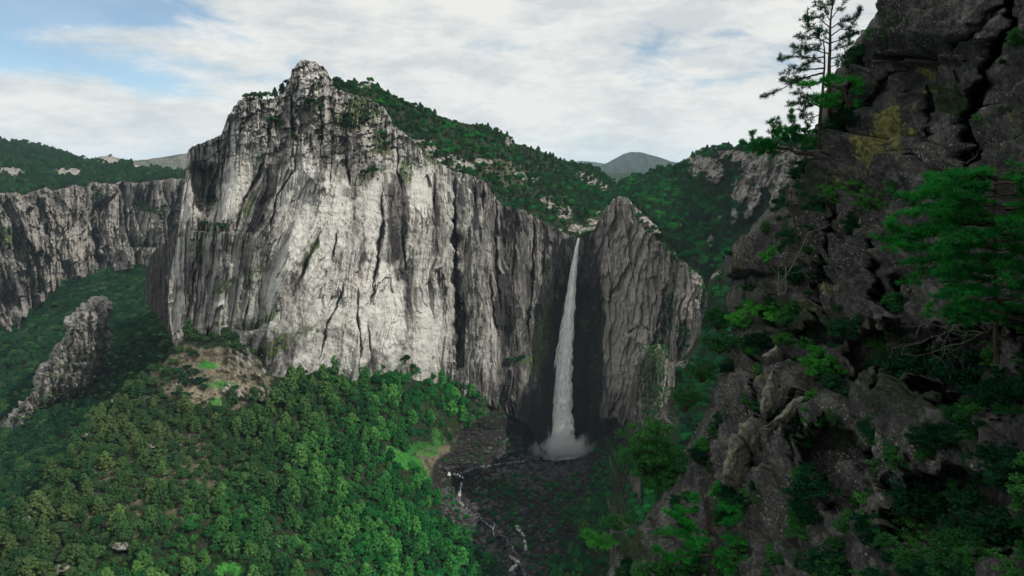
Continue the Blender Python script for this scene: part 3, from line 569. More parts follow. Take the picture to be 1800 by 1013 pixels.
def D_G(px, py):
    rk = np.clip(rockG(px, py), 0, 1)
    return baseG(px, py) * (1 + 0.02 * fbm(px / 40, py / 40, 3, 4, 37)) - rk * (20 + 26 * plates(px + .3 * py, py, 12, 40, 38) + 8 * ridged((px + .3 * py) / 4, py / 20, 0, 3, 39))
o = sheet('hill', const(1052), lambda v: 2400 + 0 * v, silG, cv([(1050, 640), (1480, 640)]), 760, 300, D_G, M['ground'], dict(soil=lambda x, y: 0.05 + 0 * x, rock=rockG, grass=lambda x, y: 0.3 * ell(x, y, 1150, 400, 70, 50, 45, 2, .4, 20) - .1, wet=lambda x, y: -0.5 + 0 * x), back=[(40, 6), (200, 50), (500, 120)], jag=1)
tag(o, 'wooded hillside with grey rock ribs beyond the spur', 'hill')

# ------------------------------------------------------------------ left background: hill, cliff band, valley
silD = cv([(-120, 236), (0, 246), (40, 250), (75, 256), (100, 265), (130, 276), (160, 281), (175, 276), (190, 274), (215, 284), (250, 291), (300, 300), (345, 305)])
rimD = cv([(-120, 345), (0, 340), (30, 338), (38, 344), (60, 337), (80, 330), (92, 336), (130, 326), (150, 330), (160, 320), (200, 324), (215, 318), (240, 322), (300, 315), (350, 314)])
baseD = depth_fn([(-100, 240, 1900), (0, 246, 1900), (160, 281, 2000), (345, 305, 1900), (0, 300, 1550), (160, 305, 1600), (340, 312, 1600), (-100, 345, 1250), (60, 336, 1320), (200, 322, 1400), (350, 315, 1400)])
rockD_s = [(190, 283, 24, 9, 5, .95), (120, 303, 26, 9, 5, .9), (20, 302, 30, 9, 5, .85), (240, 293, 22, 4, 10, .7), (60, 295, 14, 5, 0, .5), (270, 305, 16, 4, 0, .5), (35, 258, 10, 3, 0, .5), (160, 295, 10, 4, 0, .5)]
def rockD(px, py):
    a = np.full(np.shape(px), -0.22)
    for i, (x, y, rx, ry, ro, k) in enumerate(rockD_s): a = np.maximum(a, k * ell(px, py, x, y, rx, ry, ro, i + 141, 0.4, 8))
    return a
D_D = lambda px, py: baseD(px, py) + 20 * fbm(px / 22, py / 10, 3, 4, 39) - np.clip(rockD(px, py), 0, 1) * (30 + 20 * ridged(px / 7, py / 12, 1, 3, 38))
o = sheet('hill', const(-120), const(350), silD, lambda px: rimD(px) + 3, 330, 90, D_D, M['ground'], dict(soil=lambda x, y: 0.2 + 0 * x, rock=rockD, grass=lambda x, y: -.1 + 0 * x, wet=lambda x, y: -0.5 + 0 * x), back=[(80, 10), (300, 80)], jag=0.8)
tag(o, 'far wooded hill with pale outcrops above the left cliffs', 'hill')

botC = cv([(-120, 640), (-40, 610), (15, 585), (40, 578), (60, 545), (90, 520), (110, 505), (140, 490), (165, 482), (185, 478), (215, 474), (262, 470), (285, 500), (350, 560)])
baseC = depth_fn([(-100, 345, 1050), (0, 340, 1120), (100, 328, 1230), (200, 322, 1330), (340, 316, 1290), (-100, 600, 900), (0, 580, 980), (60, 540, 1080), (110, 500, 1180), (200, 475, 1270), (340, 480, 1200), (40, 450, 1060), (220, 400, 1300)])
cracksC = [([(75, 345), (80, 390), (88, 440)], 4, 30), ([(163, 385), (168, 430), (178, 480)], 8, 44), ([(100, 440), (115, 480)], 4, 18), ([(255, 330), (250, 370)], 3, 14), ([(30, 470), (50, 540)], 4, 16), ([(210, 340), (212, 400)], 2, 10), ([(235, 420), (240, 460)], 3, 14), ([(130, 330), (135, 400)], 2, 9)]
def D_C(px, py):
    q = px - 0.25 * (py - 400) * (1 - sstep(40, 120, px))
    d = baseC(px, py) - 24 * ridged(q / 46, py / 200, 5, 2, 61) - 11 * ridged(q / 15, py / 60, 6, 3, 62) - 5 * ridged(q / 5, py / 26, 7, 3, 63) - 4 * fbm(px / 8, py / 8, 5, 4, 64)
    d = d + 60 * plates(q, py, 48, 130, 67) + 34 * plates(q, py, 24, 60, 68) + 14 * plates(q, py, 9, 22, 69)
    for line, w, k in cracksC: d = d + k * groove(px, py, line, w, 0.4, int(line[0][0]))
    return d + 22 * np.where(py < 435, np.clip(1 - (435 - py) / 30, 0, 1), 0) * sstep(190, 240, px)
def vegC(px, py):
    a = np.full(np.shape(px), -0.28) + 0.25 * (1 - sstep(330, 350, py))
    for i, (x, y, rx, ry, ro) in enumerate([(255, 365, 34, 9, 10), (290, 378, 22, 6, 20), (250, 430, 40, 7, 0), (20, 420, 40, 22, 20), (50, 440, 26, 10, 30), (120, 500, 20, 12, 30), (70, 500, 16, 16, 30), (175, 345, 14, 8, 0)]): a = np.maximum(a, -0.15 + .85 * ell(px, py, x, y, rx, ry, ro, i + 161, 0.5, 12))
    return a
def stain_shadeC(px, py):
    a = 0.22 + 0.3 * fbm(px / 30, py / 80, 4, 3, 9) - 0.2 * ell(px, py, 120, 430, 60, 60, 0, 4, .4, 30)
    for line, w, k in cracksC: a = np.maximum(a, 0.8 * groove(px, py, line, w, 0.4, int(line[0][0])))  # shadow in the recess and cracks painted dark
    return a
o = sheet('cliff', const(-120), const(350), rimD, botC, 420, 300, D_C, M['far_cliff'], dict(veg=vegC, stain=stain_shadeC, pale=lambda x, y: 0.1 + .5 * fbm(x / 25, y / 50, 2, 3, 8) + .3 * ell(x, y, 120, 420, 50, 60, 0, 4, .4, 30)), jag=2.0, jseed=24)
tag(o, 'long band of weathered cliffs beyond the left valley', 'cliff')

baseL = depth_fn([(-120, 640, 880), (0, 585, 970), (60, 545, 1070), (110, 500, 1170), (200, 474, 1260), (350, 500, 1160), (-120, 800, 640), (0, 760, 720), (100, 640, 860), (200, 600, 860), (300, 600, 780), (100, 760, 640), (200, 720, 650), (300, 680, 660), (0, 900, 520), (-120, 980, 450), (100, 860, 540), (300, 760, 600), (-120, 1100, 400), (340, 800, 590)])
D_L = lambda px, py: baseL(px, py) * (1 + 0.015 * fbm(px / 50, py / 30, 3, 4, 44))
def rockL(px, py):
    a = np.full(np.shape(px), -0.35)
    for i, (x, y, rx, ry, ro, k) in enumerate([(240, 575, 14, 20, 0, .5), (85, 545, 16, 10, 30, .7), (90, 700, 24, 6, -20, .7), (60, 715, 14, 5, 0, .6), (15, 745, 16, 16, 0, .8), (95, 715, 30, 6, -25, .6), (130, 700, 30, 5, -25, .5)]): a = np.maximum(a, k * ell(px, py, x, y, rx, ry, ro, i + 171, 0.5, 12))
    return a
o = sheet('ground', const(-120), const(350), lambda px: botC(px) - 12, cv([(-120, 1110), (0, 960), (120, 830), (240, 720), (350, 700)]), 220, 200, D_L, M['ground'], dict(soil=lambda x, y: -.1 + 0 * x, rock=rockL, grass=lambda x, y: -.4 + 0 * x, wet=lambda x, y: -0.5 + 0 * x))
tag(o, 'dark wooded valley floor in the shade on the left', 'ground')

# pinnacle standing in the left valley
def traced_rock(name, outline, D, thick, mat, n=120, rings=44, seed=0, amp=1.0, veg=-0.3, stain=0.25, pale=0.2, streak=3.0, facet=1.0, center=None, jagk=0.8):
    """a free-standing rock: its outline at distance D, bulging towards the viewer and closed behind"""
    L = np.array(outline, float); L2 = np.vstack([L, L[:1]]); s = np.r_[0, np.cumsum(np.hypot(*np.diff(L2, axis=0).T))]
    t = np.linspace(0, s[-1], n, endpoint=False); ox = np.interp(t, s, L2[:, 0]); oy = np.interp(t, s, L2[:, 1])
    c = np.array(center) if center else L.mean(0); k = np.linspace(1, 0, rings) ** 0.8
    pts = []
    for side in (0, 1):
        px = c[0] + (ox[None] - c[0]) * k[:, None]; py = c[1] + (oy[None] - c[1]) * k[:, None]
        z = np.sqrt(np.clip(1 - k ** 2.4, 0, 1))[:, None] * thick
        m = D / F
        nz = streak * ridged(px * m / (6 * amp), py * m / (22 * amp), seed, 4, seed) + 1.3 * fbm(px * m / (3 * amp), py * m / (3 * amp), seed, 4, seed + 1)
        f1, f2, r, o = worley(px * m / (9 * amp), py * m / (14 * amp), seed, seed + 2); nz = nz + facet * (3 * (r - .5) + 2.2 * o[0] + 1.5 * o[1])
        d = D - z - nz * amp * np.minimum(1, (1 - k)[:, None] * 6) if side == 0 else D + 0.8 * z + 0 * nz
        edge = jagk * amp * (F / D) * (fbm(px * m / (4 * amp), py * m / (7 * amp), 0, 4, seed + 3) + 0.5 * fbm(px * m / (14 * amp), py * m / (14 * amp), 0, 2, seed + 5)) * np.minimum(1, 0.2 + k[:, None])
        pts.append(P(px + edge, py + edge * .5, d))
    f = []
    a = np.arange(rings * n).reshape(rings, n)
    q = np.stack([a[:-1], np.roll(a, -1, 1)[:-1], np.roll(a, -1, 1)[1:], a[1:]], -1).reshape(-1, 4)
    vv = np.vstack([pts[0].reshape(-1, 3), pts[1].reshape(-1, 3)]); fs = np.vstack([q, (q + rings * n)[:, ::-1]])
    # stitch: share the outline
    fs = np.where((fs >= rings * n) & (fs < rings * n + n), fs - rings * n, fs)
    base = vv[:, :].copy(); loc = np.array(P(*L[L[:, 1].argmax()], D)); 
    me = mesh(name, vv - loc, fs, mat, dict(veg=np.full(len(vv), veg), stain=np.full(len(vv), stain), pale=np.full(len(vv), pale)))
    ob = obj(name, me, None, loc); return ob
pin = traced_rock('rock_pinnacle', [(175, 517), (188, 522), (196, 532), (197, 556), (190, 575), (196, 590), (188, 620), (182, 652), (168, 672), (150, 690), (130, 700), (105, 712), (80, 724), (50, 738), (30, 762), (12, 786), (-4, 790), (4, 745), (20, 720), (48, 706), (58, 680), (64, 650), (82, 630), (100, 606), (112, 590), (114, 560), (132, 548), (150, 530)], 720, 45, M['far_cliff'], 260, 70, 3, 1.0, -0.25, 0.32, 0.15, streak=7.0, facet=3.0, center=(130, 640), jagk=6.0)
tag(pin, 'jagged grey rock pinnacle rising from the dark left valley', 'rock')

# ------------------------------------------------------------------ far mountains and plain
def far_mat(name, a, b, s):
    m, n = new_mat(name); g = n('ShaderNodeTexCoord').outputs['Object']; f = n.noise(n.mapping(g, (s, s, s * 2)), 1.0, 7, 0.7)
    finish(n, n.ramp(f, [(0.35, a), (0.65, b)]), 0.95, f, 0.5 / s, 0.8, 0.05); return m
M['mount'] = far_mat('distant_forest', (0.014, 0.026, 0.022), (0.045, 0.058, 0.044), 0.012)
def ridge(name, label, sil, base_py, D, back, x0, x1, mat, amp, seed, jag=0.7):
    b = depth_fn([(x0, base_py, D), (x1, base_py, D), (x0, sil(x0) - 1, D + back), (x1, sil(x1) - 1, D + back), ((x0 + x1) / 2, float(sil((x0 + x1) / 2.0)), D + back)])
    f = lambda px, py: b(px, py) - amp * ridged(px / 14, py / 22, seed, 4, seed) - amp * 1.6 * ridged(px / 40, py / 60, seed, 2, seed + 4)
    o = sheet(name, const(x0), const(x1), sil, lambda px: base_py + 0 * px, 200, 60, f, mat, dict(veg=lambda x, y: -0.2 + .5 * fbm(x / 9, y / 5, 0, 3, 4)), back=[(back, back * .2)], jag=jag, jseed=seed)
    return tag(o, label, 'mountain')
ridge('mountain', 'hazy blue ridge low on the horizon behind the rounded peak', cv([(900, 292), (1000, 286), (1020, 283), (1045, 285), (1075, 290), (1130, 296), (1300, 292), (1500, 290)]), 312, 8200, 900, 880, 1500, M['mount'], 60, 3, 0.4)
ridge('mountain', 'rounded forested peak on the horizon above the waterfall', cv([(1030, 302), (1050, 294), (1070, 285), (1085, 277), (1098, 270), (1110, 267), (1128, 268), (1142, 272), (1160, 277), (1180, 284), (1220, 292), (1300, 296)]), 320, 5200, 900, 1020, 1300, M['mount'], 50, 5, 0.5)
ridge('mountain', 'dull green and grey ridge on the horizon left of the pale wall', cv([(150, 292), (200, 288), (230, 283), (260, 280), (290, 276), (320, 271), (345, 268), (420, 262)]), 325, 3300, 600, 130, 420, far_mat('scrubby_ridge', (0.022, 0.034, 0.022), (0.15, 0.14, 0.12), 0.02), 40, 7, 0.9)
ridge('hill', 'low green upland in the gap behind the waterfall lip', cv([(1000, 310), (1040, 304), (1060, 306), (1080, 303), (1110, 306), (1150, 305), (1200, 305)]), 352, 1900, 900, 990, 1200, M['mount'], 16, 9, 0.8)
# the land itself, reaching to the horizon
gx = np.sign(np.linspace(-1, 1, 90)) * np.abs(np.linspace(-1, 1, 90)) ** 2.2 * 26000; gy = -1500 + (np.linspace(0, 1, 90) ** 2.2) * 27000
X, Y = np.meshgrid(gx, gy); Z = -640 + 60 * fbm(X / 900, Y / 900, 0, 3, 3) - 0 * X
Z = Z + 420 * sstep(1500, 3500, np.hypot(X, Y)) + 60 * fbm(X / 2500, Y / 2500, 2, 3, 4) * sstep(1500, 3500, np.hypot(X, Y))
o = obj('terrain', mesh('terrain', np.stack([X, Y, Z], -1).reshape(-1, 3), grid_faces(90, 90)[:, :], M['mount'])); tag(o, 'low land reaching to the horizon', 'land', kind='structure')

# ------------------------------------------------------------------ foliage builders
def quads(c, nrm, size, aspect=1.0, roll=None):
    """leaf faces at centres c facing nrm"""
    n = len(c); nrm = nrm / np.maximum(np.linalg.norm(nrm, axis=1)[:, None], 1e-6)
    a = np.cross(nrm, rng.normal(size=(n, 3))); a /= np.maximum(np.linalg.norm(a, axis=1)[:, None], 1e-6); b = np.cross(nrm, a)
    size = np.broadcast_to(np.asarray(size, float), (n,))[:, None]; a = a * size * 0.5 * aspect; b = b * size * 0.5
    v = np.stack([c - a - 0.6 * b, c + a * 0.7 - b, c + a + 0.7 * b, c - 0.5 * a + b], 1).reshape(-1, 3)
    return v, np.arange(4 * n).reshape(-1, 4)
def tube(path, rad, sides=6):
    """verts and faces of a tapering limb"""
    p = np.array(path, float); r = np.array(rad, float); t = np.gradient(p, axis=0); t /= np.maximum(np.linalg.norm(t, axis=1)[:, None], 1e-9)
    ref = np.array([0.0, 0, 1]) if abs(t[:, 2]).mean() < 0.8 else np.array([1.0, 0, 0])
    a = np.cross(t, ref); a /= np.maximum(np.linalg.norm(a, axis=1)[:, None], 1e-9); b = np.cross(t, a)
    th = np.linspace(0, 2 * math.pi, sides, endpoint=False)
    v = p[:, None] + r[:, None, None] * (np.cos(th)[None, :, None] * a[:, None] + np.sin(th)[None, :, None] * b[:, None])
    i = np.arange(len(p) * sides).reshape(len(p), sides)
    f = np.stack([i[:-1], i[1:], np.roll(i, -1, 1)[1:], np.roll(i, -1, 1)[:-1]], -1).reshape(-1, 4)
    return v.reshape(-1, 3), f
class Geo:
    def __init__(s): s.v = []; s.f = []; s.n = 0
    def add(s, vf): s.v.append(vf[0]); s.f.append(vf[1] + s.n); s.n += len(vf[0]); return s
    def mesh(s, name, mat, smooth=True): return mesh(name, np.vstack(s.v), np.vstack(s.f), mat, None, smooth)
def conifer(seed, h=13.0, r=4.5, n=52, k=22, col='pine'):
    """a mountain pine: trunk mesh and a lumpy, layered crown of needle clumps"""
    g = np.random.default_rng(seed); C = []; N = []
    for i in range(n):
        t = (i + g.random()) / n; z = h * (0.16 + 0.84 * t)
        rr = r * (1.0 - t ** 2.4) ** 0.7 * (0.45 + 0.6 * g.random()) * min(1, 0.5 + t * 2.2); th = i * 2.399 + g.normal() * 0.4
        c = np.array([rr * math.cos(th), rr * math.sin(th), z]) * [1, 1, 1]; s = r * (0.22 + 0.18 * (1 - t)) * (0.6 + 0.8 * g.random())
        q = g.normal(size=(k, 3)); q /= np.linalg.norm(q, axis=1)[:, None]; q = q * (0.5 + 0.5 * g.random((k, 1))) * [s, s, s * 0.62]
        C.append(c + q); N.append(q + np.array([0, 0, 0.3 * s]) + g.normal(size=(k, 3)) * 0.35 * s)
        if i % 2 == 0:  # inner fill
            C.append(np.array([0, 0, z]) + g.normal(size=(8, 3)) * [rr * .45, rr * .45, 0.5]); N.append(g.normal(size=(8, 3)))
    C = np.vstack(C); N = np.vstack(N); sz = 0.75 + 0.65 * g.random(len(C))
    crown = Geo().add(quads(C, N, sz)).mesh('crown', M[col], False)
    z = np.linspace(0, h * 0.93, 7); tr = np.stack([0.25 * np.sin(z / 4 + seed), 0.2 * np.cos(z / 5), z - 1.0], 1)
    trunk = Geo().add(tube(tr, np.linspace(0.30, 0.05, 7), 5)).mesh('trunk', M['bark'])
    return crown, trunk
def broadleaf(seed, h=11.0, r=4.8, n=46, k=30, col='oak', leaf=0.6):
    g = np.random.default_rng(seed); C = []; N = []; G = Geo()
    for i in range(n):
        d = g.normal(size=3); d /= np.linalg.norm(d); d[2] = abs(d[2]) * 1.1 - 0.25
        c = np.array([0, 0, h * 0.58]) + d * np.array([r, r, h * 0.40]) * (0.55 + 0.42 * g.random()); s = r * (0.20 + 0.16 * g.random())
        q = g.normal(size=(k, 3)); q /= np.linalg.norm(q, axis=1)[:, None]; q = q * (0.45 + 0.55 * g.random((k, 1))) * s * [1, 1, 0.7]
        C.append(c + q); N.append(q + np.array([0, 0, 0.35 * s]) + g.normal(size=(k, 3)) * 0.4 * s)
        if i % 6 == 0: G.add(tube([[0, 0, h * .3], (np.array([0, 0, h * .35]) + c) / 2, c], [0.14, 0.09, 0.03], 4))
    C = np.vstack(C); N = np.vstack(N)
    crown = Geo().add(quads(C, N, leaf * (0.75 + 0.6 * g.random(len(C))))).mesh('crown', M[col], False)
    G.add(tube([[0, 0, -0.8], [0.1, 0, h * .2], [0, 0.1, h * .5]], [0.3, 0.22, 0.14], 6)); trunk = G.mesh('trunk', M['bark'])
    return crown, trunk
def copies(protos, pts, rots, scl, idx, name, label, cat, group):
    """individual trees: an Empty at each foot with its own trunk and crown; returns first set used as sources"""
    for i, p in enumerate(pts):
        e = empty(name, p.tolist()); e.rotation_euler = (0.06 * math.sin(i * 3.3), 0.06 * math.cos(i * 5.1), rots[i]); s = scl[i]; e.scale = (s * 1.0, s * 1.0, s * (0.92 + 0.2 * ((i * 37) % 11) / 11))
        cr, tr = protos[idx[i]]; obj('trunk', tr, e); obj('crown', cr, e)
        lb = label(i) if callable(label) else label; tag(e, lb, cat, group(i) if callable(group) else group)
def instances(name, pts, rots, scl, idx, sources, label, cat):
    """uncountable growth as one object that repeats crowns of real trees"""
    pts = np.asarray(pts); me = mesh(name, pts, np.zeros((0, 4), np.int32))
    for k, v, ty in (('rz', rots, 'FLOAT'), ('sc', scl, 'FLOAT'), ('ix', idx, 'INT')):
        a = me.attributes.new(k, ty, 'POINT'); a.data.foreach_set('value', np.asarray(v, np.int32 if ty == 'INT' else np.float32))
    o = obj(name, me); tree = bpy.data.node_groups.new(name, 'GeometryNodeTree')
    tree.interface.new_socket('Geometry', in_out='INPUT', socket_type='NodeSocketGeometry'); tree.interface.new_socket('Geometry', in_out='OUTPUT', socket_type='NodeSocketGeometry')
    n, l = tree.nodes, tree.links; gi = n.new('NodeGroupInput'); go = n.new('NodeGroupOutput'); ip = n.new('GeometryNodeInstanceOnPoints'); jn = n.new('GeometryNodeJoinGeometry')
    for s in sources:
        oi = n.new('GeometryNodeObjectInfo'); oi.inputs['Object'].default_value = s; oi.inputs['As Instance'].default_value = True; l.new(oi.outputs['Geometry'], jn.inputs[0])
    l.new(gi.outputs[0], ip.inputs['Points']); l.new(jn.outputs[0], ip.inputs['Instance']); ip.inputs['Pick Instance'].default_value = True
    def at(nm, ty):
        a = n.new('GeometryNodeInputNamedAttribute'); a.data_type = ty; a.inputs['Name'].default_value = nm
        return [q for q in a.outputs if q.enabled and q.name == 'Attribute'][0]
    l.new(at('ix', 'INT'), ip.inputs['Instance Index']); cx = n.new('ShaderNodeCombineXYZ'); l.new(at('rz', 'FLOAT'), cx.inputs[2])
    er = n.new('FunctionNodeEulerToRotation'); l.new(cx.outputs[0], er.inputs[0]); l.new(er.outputs[0], ip.inputs['Rotation'])
    l.new(at('sc', 'FLOAT'), ip.inputs['Scale']); l.new(ip.outputs[0], go.inputs[0])
    m = o.modifiers.new('growth', 'NODES'); m.node_group = tree
    return tag(o, label, cat, kind='stuff')
def scatter(D, x0, x1, y0, y1, mask, density, spacing, maxn=20000, step=4.0):
    """points on a slope, evenly over its ground plan, where mask (0..1) allows; returns px, py, xyz sorted near to far"""
    gx = np.arange(x0, x1, step); gy = np.arange(y0, y1, step); X, Y = np.meshgrid(gx, gy)
    d = D(X, Y); p = P(X, Y, d); ux = P(X + 1, Y, D(X + 1, Y)) - p; uy = P(X, Y + 1, D(X, Y + 1)) - p
    ar = np.abs(ux[..., 0] * uy[..., 1] - ux[..., 1] * uy[..., 0]) * step * step
    w = (ar * np.clip(mask(X, Y), 0, 1) * density).ravel(); n = int(min(maxn * 2, w.sum())); 
    k = rng.choice(len(w), n, p=w / w.sum()); px = X.ravel()[k] + rng.random(n) * step; py = Y.ravel()[k] + rng.random(n) * step
    q = P(px, py, D(px, py)); keep = []; cell = {}
    for i in range(n):
        c = (int(q[i, 0] // spacing), int(q[i, 1] // spacing)); ok = True
        for a in (-1, 0, 1):
            for b in (-1, 0, 1):
                for j in cell.get((c[0] + a, c[1] + b), ()):
                    if (q[i, 0] - q[j, 0]) ** 2 + (q[i, 1] - q[j, 1]) ** 2 < spacing ** 2: ok = False
        if ok: cell.setdefault(c, []).append(i); keep.append(i)
    keep = np.array(keep[:maxn]); keep = keep[np.argsort(q[keep, 1])]
    return px[keep], py[keep], q[keep]

def ledge_scatter(D, x0, x1, y0, y1, mask, n, lift=1.0):
    X = x0 + (x1 - x0) * rng.random(n * 12); Y = y0 + (y1 - y0) * rng.random(n * 12); k = rng.random(n * 12) < np.clip(mask(X, Y), 0, 1); X, Y = X[k][:n], Y[k][:n]
    return X, Y, P(X, Y, D(X, Y) - lift)
CON = [conifer(s, 11 + 4 * (s % 3) / 2, 3.9 + 0.6 * (s % 2)) for s in range(6)]
OAK = [broadleaf(20 + s, 9.5 + s, 4.4 + 0.3 * s) for s in range(4)]
DRK = [broadleaf(40 + s, 9 + s, 4.6, 34, 22, 'dark_leaf', 0.8) for s in range(3)]
TOPC = [conifer(60 + s, 10, 3.2, 34, 18, 'top_leaf') for s in range(3)]; TOPB = [broadleaf(70 + s, 6.5, 3.8, 26, 20, 'top_leaf', 0.7) for s in range(3)]

# the forest on the near slope
def maskB(px, py):
    m = 1.0 - 1.3 * np.clip(wetB(px, py) * 1.3, 0, 1) - 1.2 * np.clip(grassB(px, py) + 0.2, 0, 1) - 1.3 * np.clip(rockB(px, py), 0, 1)
    m = m - 0.9 * ell(px, py, 400, 655, 100, 55, 8, 3, 0.3, 30) - 0.9 * ell(px, py, 770, 810, 40, 40, 0, 4, .3, 20) - 0.6 * ell(px, py, 830, 790, 60, 40, 0, 4, .3, 20) - 0.2 * ell(px, py, 260, 850, 160, 100, -20, 4, 0.4, 50)
    m = np.where((py < crest(px) + 3), 0, m); m = np.where((px > 925) & (py < 800), 0, m)
    return m
bx, by, bq = scatter(D_B, -60, 1110, 575, 1060, maskB, 1 / 11.0, 4.3, 9000)
vis = (bx > 0) & (bx < 1110) & (by < 1040)
typ = rng.random(len(bx)) < np.where(bx < 430, 0.38, 0.66) * np.where(bx > 930, 0.1, 1)
scl = (0.60 + 0.80 * rng.random(len(bx)) ** 1.3) * np.where(typ, 1.0, 0.82) * np.where((bx < 420), 0.86, 1.0) * np.where((~typ) & (rng.random(len(bx)) < 0.5), 0.62, 1)
rz = rng.random(len(bx)) * 6.283
def split(mask, nmax):
    i = np.where(mask & vis)[0]; i = i[np.argsort(-scl[i] / bq[i, 1])]; return i[:nmax]
ci, oi_ = split(typ, 300), split(~typ, 300)
zone = lambda ix: (lambda k: bx[ix[k]] < 430)
dull = 'on the dull olive slope at the lower left'; lush = 'in the lush green forest below the pale wall'; shore = 'among the dark growth beside the rocky river bed'
where = lambda x: 0 if x < 430 else (1 if x < 930 else 2)
W3 = (dull, lush, shore)
copies(CON, bq[ci], rz[ci], scl[ci], rng.integers(0, 6, len(ci)), 'pine_tree', lambda k: 'rounded pine tree ' + W3[where(bx[ci[k]])], 'tree', lambda k: 'pines ' + W3[where(bx[ci[k]])])
copies(OAK, bq[oi_], rz[oi_], scl[oi_], rng.integers(0, 4, len(oi_)), 'oak_tree', lambda k: 'low broad-crowned oak ' + W3[where(bx[oi_[k]])], 'tree', lambda k: 'oaks ' + W3[where(bx[oi_[k]])])
allc = [o for o in scene.objects if o.name.startswith('crown')]
def srcs(protos): return [next(o for o in allc if o.data == p[0]) for p in protos]
rest = np.ones(len(bx), bool); rest[ci] = False; rest[oi_] = False
# growth between and beyond the single trees
ri = np.where(rest)[0]; ixs = np.where(typ[ri], rng.integers(0, 6, len(ri)), 6 + rng.integers(0, 4, len(ri)))
instances('forest', bq[ri], rz[ri], scl[ri], ixs, srcs(CON) + srcs(OAK), 'dense forest of pines and oaks covering the slope below the cliff', 'forest')
ux, uy, uq = scatter(D_B, -60, 1110, 580, 1060, lambda x, y: maskB(x, y) + 0.35 - .2 * np.clip(grassB(x, y), 0, 1), 1 / 8.0, 2.2, 14000)
instances('undergrowth', uq - [0, 0, 0.6], rng.random(len(ux)) * 6.28, 0.14 + 0.26 * rng.random(len(ux)) ** 2, rng.integers(0, 4, len(ux)), srcs(OAK), 'low scrub filling the gaps between the trees', 'scrub')

vx, vy, vq = scatter(D_B, 780, 1100, 700, 1040, lambda x, y: np.clip(wetB(x, y) * 2, 0, 1) * np.clip(2.2 * grassB(x, y) + 0.15 + 2.4 * fbm(x / 22, y / 13, 0, 3, 5), 0, 1) * np.where(riverd(x, y) < 12, 0, 1) * sstep(40, 90, np.hypot(x - 985, (y - 798) * 1.5)), 1 / 5.0, 1.6, 4000)
instances('basin_scrub', vq - [0, 0, 0.4], rng.random(len(vx)) * 6.28, 0.14 + 0.40 * rng.random(len(vx)) ** 2, rng.integers(0, 4, len(vx)), srcs(OAK), 'green scrub growing among the rocks of the basin', 'scrub')
# hilltop wood, right hillside, left hill and valley
def stand(name, label, D, box, mask, dens, sp, s0, s1, protos, maxn=6000, sink=0.5):
    """sources come from the first tree of each sort in this wood, which stand as trees of their own"""
    x, y, q = scatter(D, *box, mask, dens, sp, maxn); k = len(protos); s = s0 + (s1 - s0) * rng.random(len(x)); r_ = rng.random(len(x)) * 6.28
    have = {o.data.name: o for o in scene.objects if o.name.startswith('crown')}
    src = [have[p[0].name] for p in protos]
    instances(name, q - [0, 0, sink], r_, s, rng.integers(0, k, len(x)), src, label, 'woodland')
def skyline(tab, protos, D, name, group):
    for i, (px, py, s, k, lb) in enumerate(tab):
        q = P(px, py, D(np.array([px * 1.0]), np.array([py * 1.0]))[0]); e = empty(name, q.tolist()); e.rotation_euler = (0, 0, i * 2.1); e.scale = (s,) * 3
        cr, tr = protos[k]; obj('trunk', tr, e); obj('crown', cr, e); tag(e, lb, 'tree', group)
tops = TOPC + TOPB
skyline([(435, 177, 1.0, 3, 'dark scrubby tree at the left corner of the flat shoulder'), (447, 177, 1.2, 4, 'broad dark tree on the shoulder, second from its left corner'), (458, 179, .8, 0, 'small pine between the broad trees on the shoulder'),
         (470, 178, 1.3, 5, 'widest tree in the middle of the shoulder'), (484, 172, .8, 1, 'thin open pine standing clear of the shoulder against the sky'), (498, 172, 1.15, 2, 'dark upright pine in the cleft left of the peak'), (505, 150, .8, 3, 'bush clinging to the left side of the rocky peak'),
         (590, 158, 1.0, 4, 'round tree just right of the rocky peak')], tops, D_A, 'pine_tree', 'small trees on the summit of the pale wall')
sk = [(602, 150), (614, 148), (624, 151), (636, 150), (664, 160), (672, 164), (682, 170), (694, 176), (708, 182), (722, 188), (734, 194), (748, 200), (764, 206), (782, 211), (800, 217), (818, 222), (838, 226), (858, 229), (874, 235), (898, 246), (915, 258), (932, 264), (946, 268), (960, 273), (972, 278), (988, 284), (1004, 288), (1020, 291)]
skyline([(x, y + 1, .55 + .5 * ((i * 7) % 5) / 5, (i * 5) % 6, 'small tree in silhouette along the hilltop skyline') for i, (x, y) in enumerate(sk)], tops, D_E, 'pine_tree', 'small trees along the hilltop skyline')
DK0 = [(212, 640, .8, 0, 'dark round tree in the valley beside the pinnacle'), (225, 590, .8, 1, 'dark tree above the pinnacle top in the shaded valley'), (268, 640, .8, 2, 'dark tree at the shaded foot of the cliff end')]
skyline(DK0, DRK, D_L, 'oak_tree', 'dark trees of the shaded left valley')
maskE = lambda x, y: np.where((y > silE(x) + 2) & (y < topA(x) + 2), 1.0 - 1.1 * np.clip(rockE(x, y) + .15, 0, 1) - 0.2 * ell(x, y, 870, 300, 60, 22, 20, 4, .5, 14) - ell(x, y, 1025, 402, 40, 9, 0, 4, .2, 14) * 2, 0)
stand('hilltop_forest', 'green woods and scrub covering the hilltop above the pale wall', D_E, (575, 1100, 136, 420), maskE, 1 / 9.0, 3.0, .36, .95, TOPC + TOPB + OAK[:2], 7000)
maskG = lambda x, y: np.where(y > silG(x) + 1, 1.0 - 1.25 * np.clip(rockG(x, y) + .1, 0, 1), 0)
stand('hillside_forest', 'dark green woods on the steep hillside right of the spur', D_G, (1060, 2300, 180, 640), maskG, 1 / 16.0, 3.6, .55, 1.2, DRK[:2] + OAK[:2] + TOPC[:2], 14000)
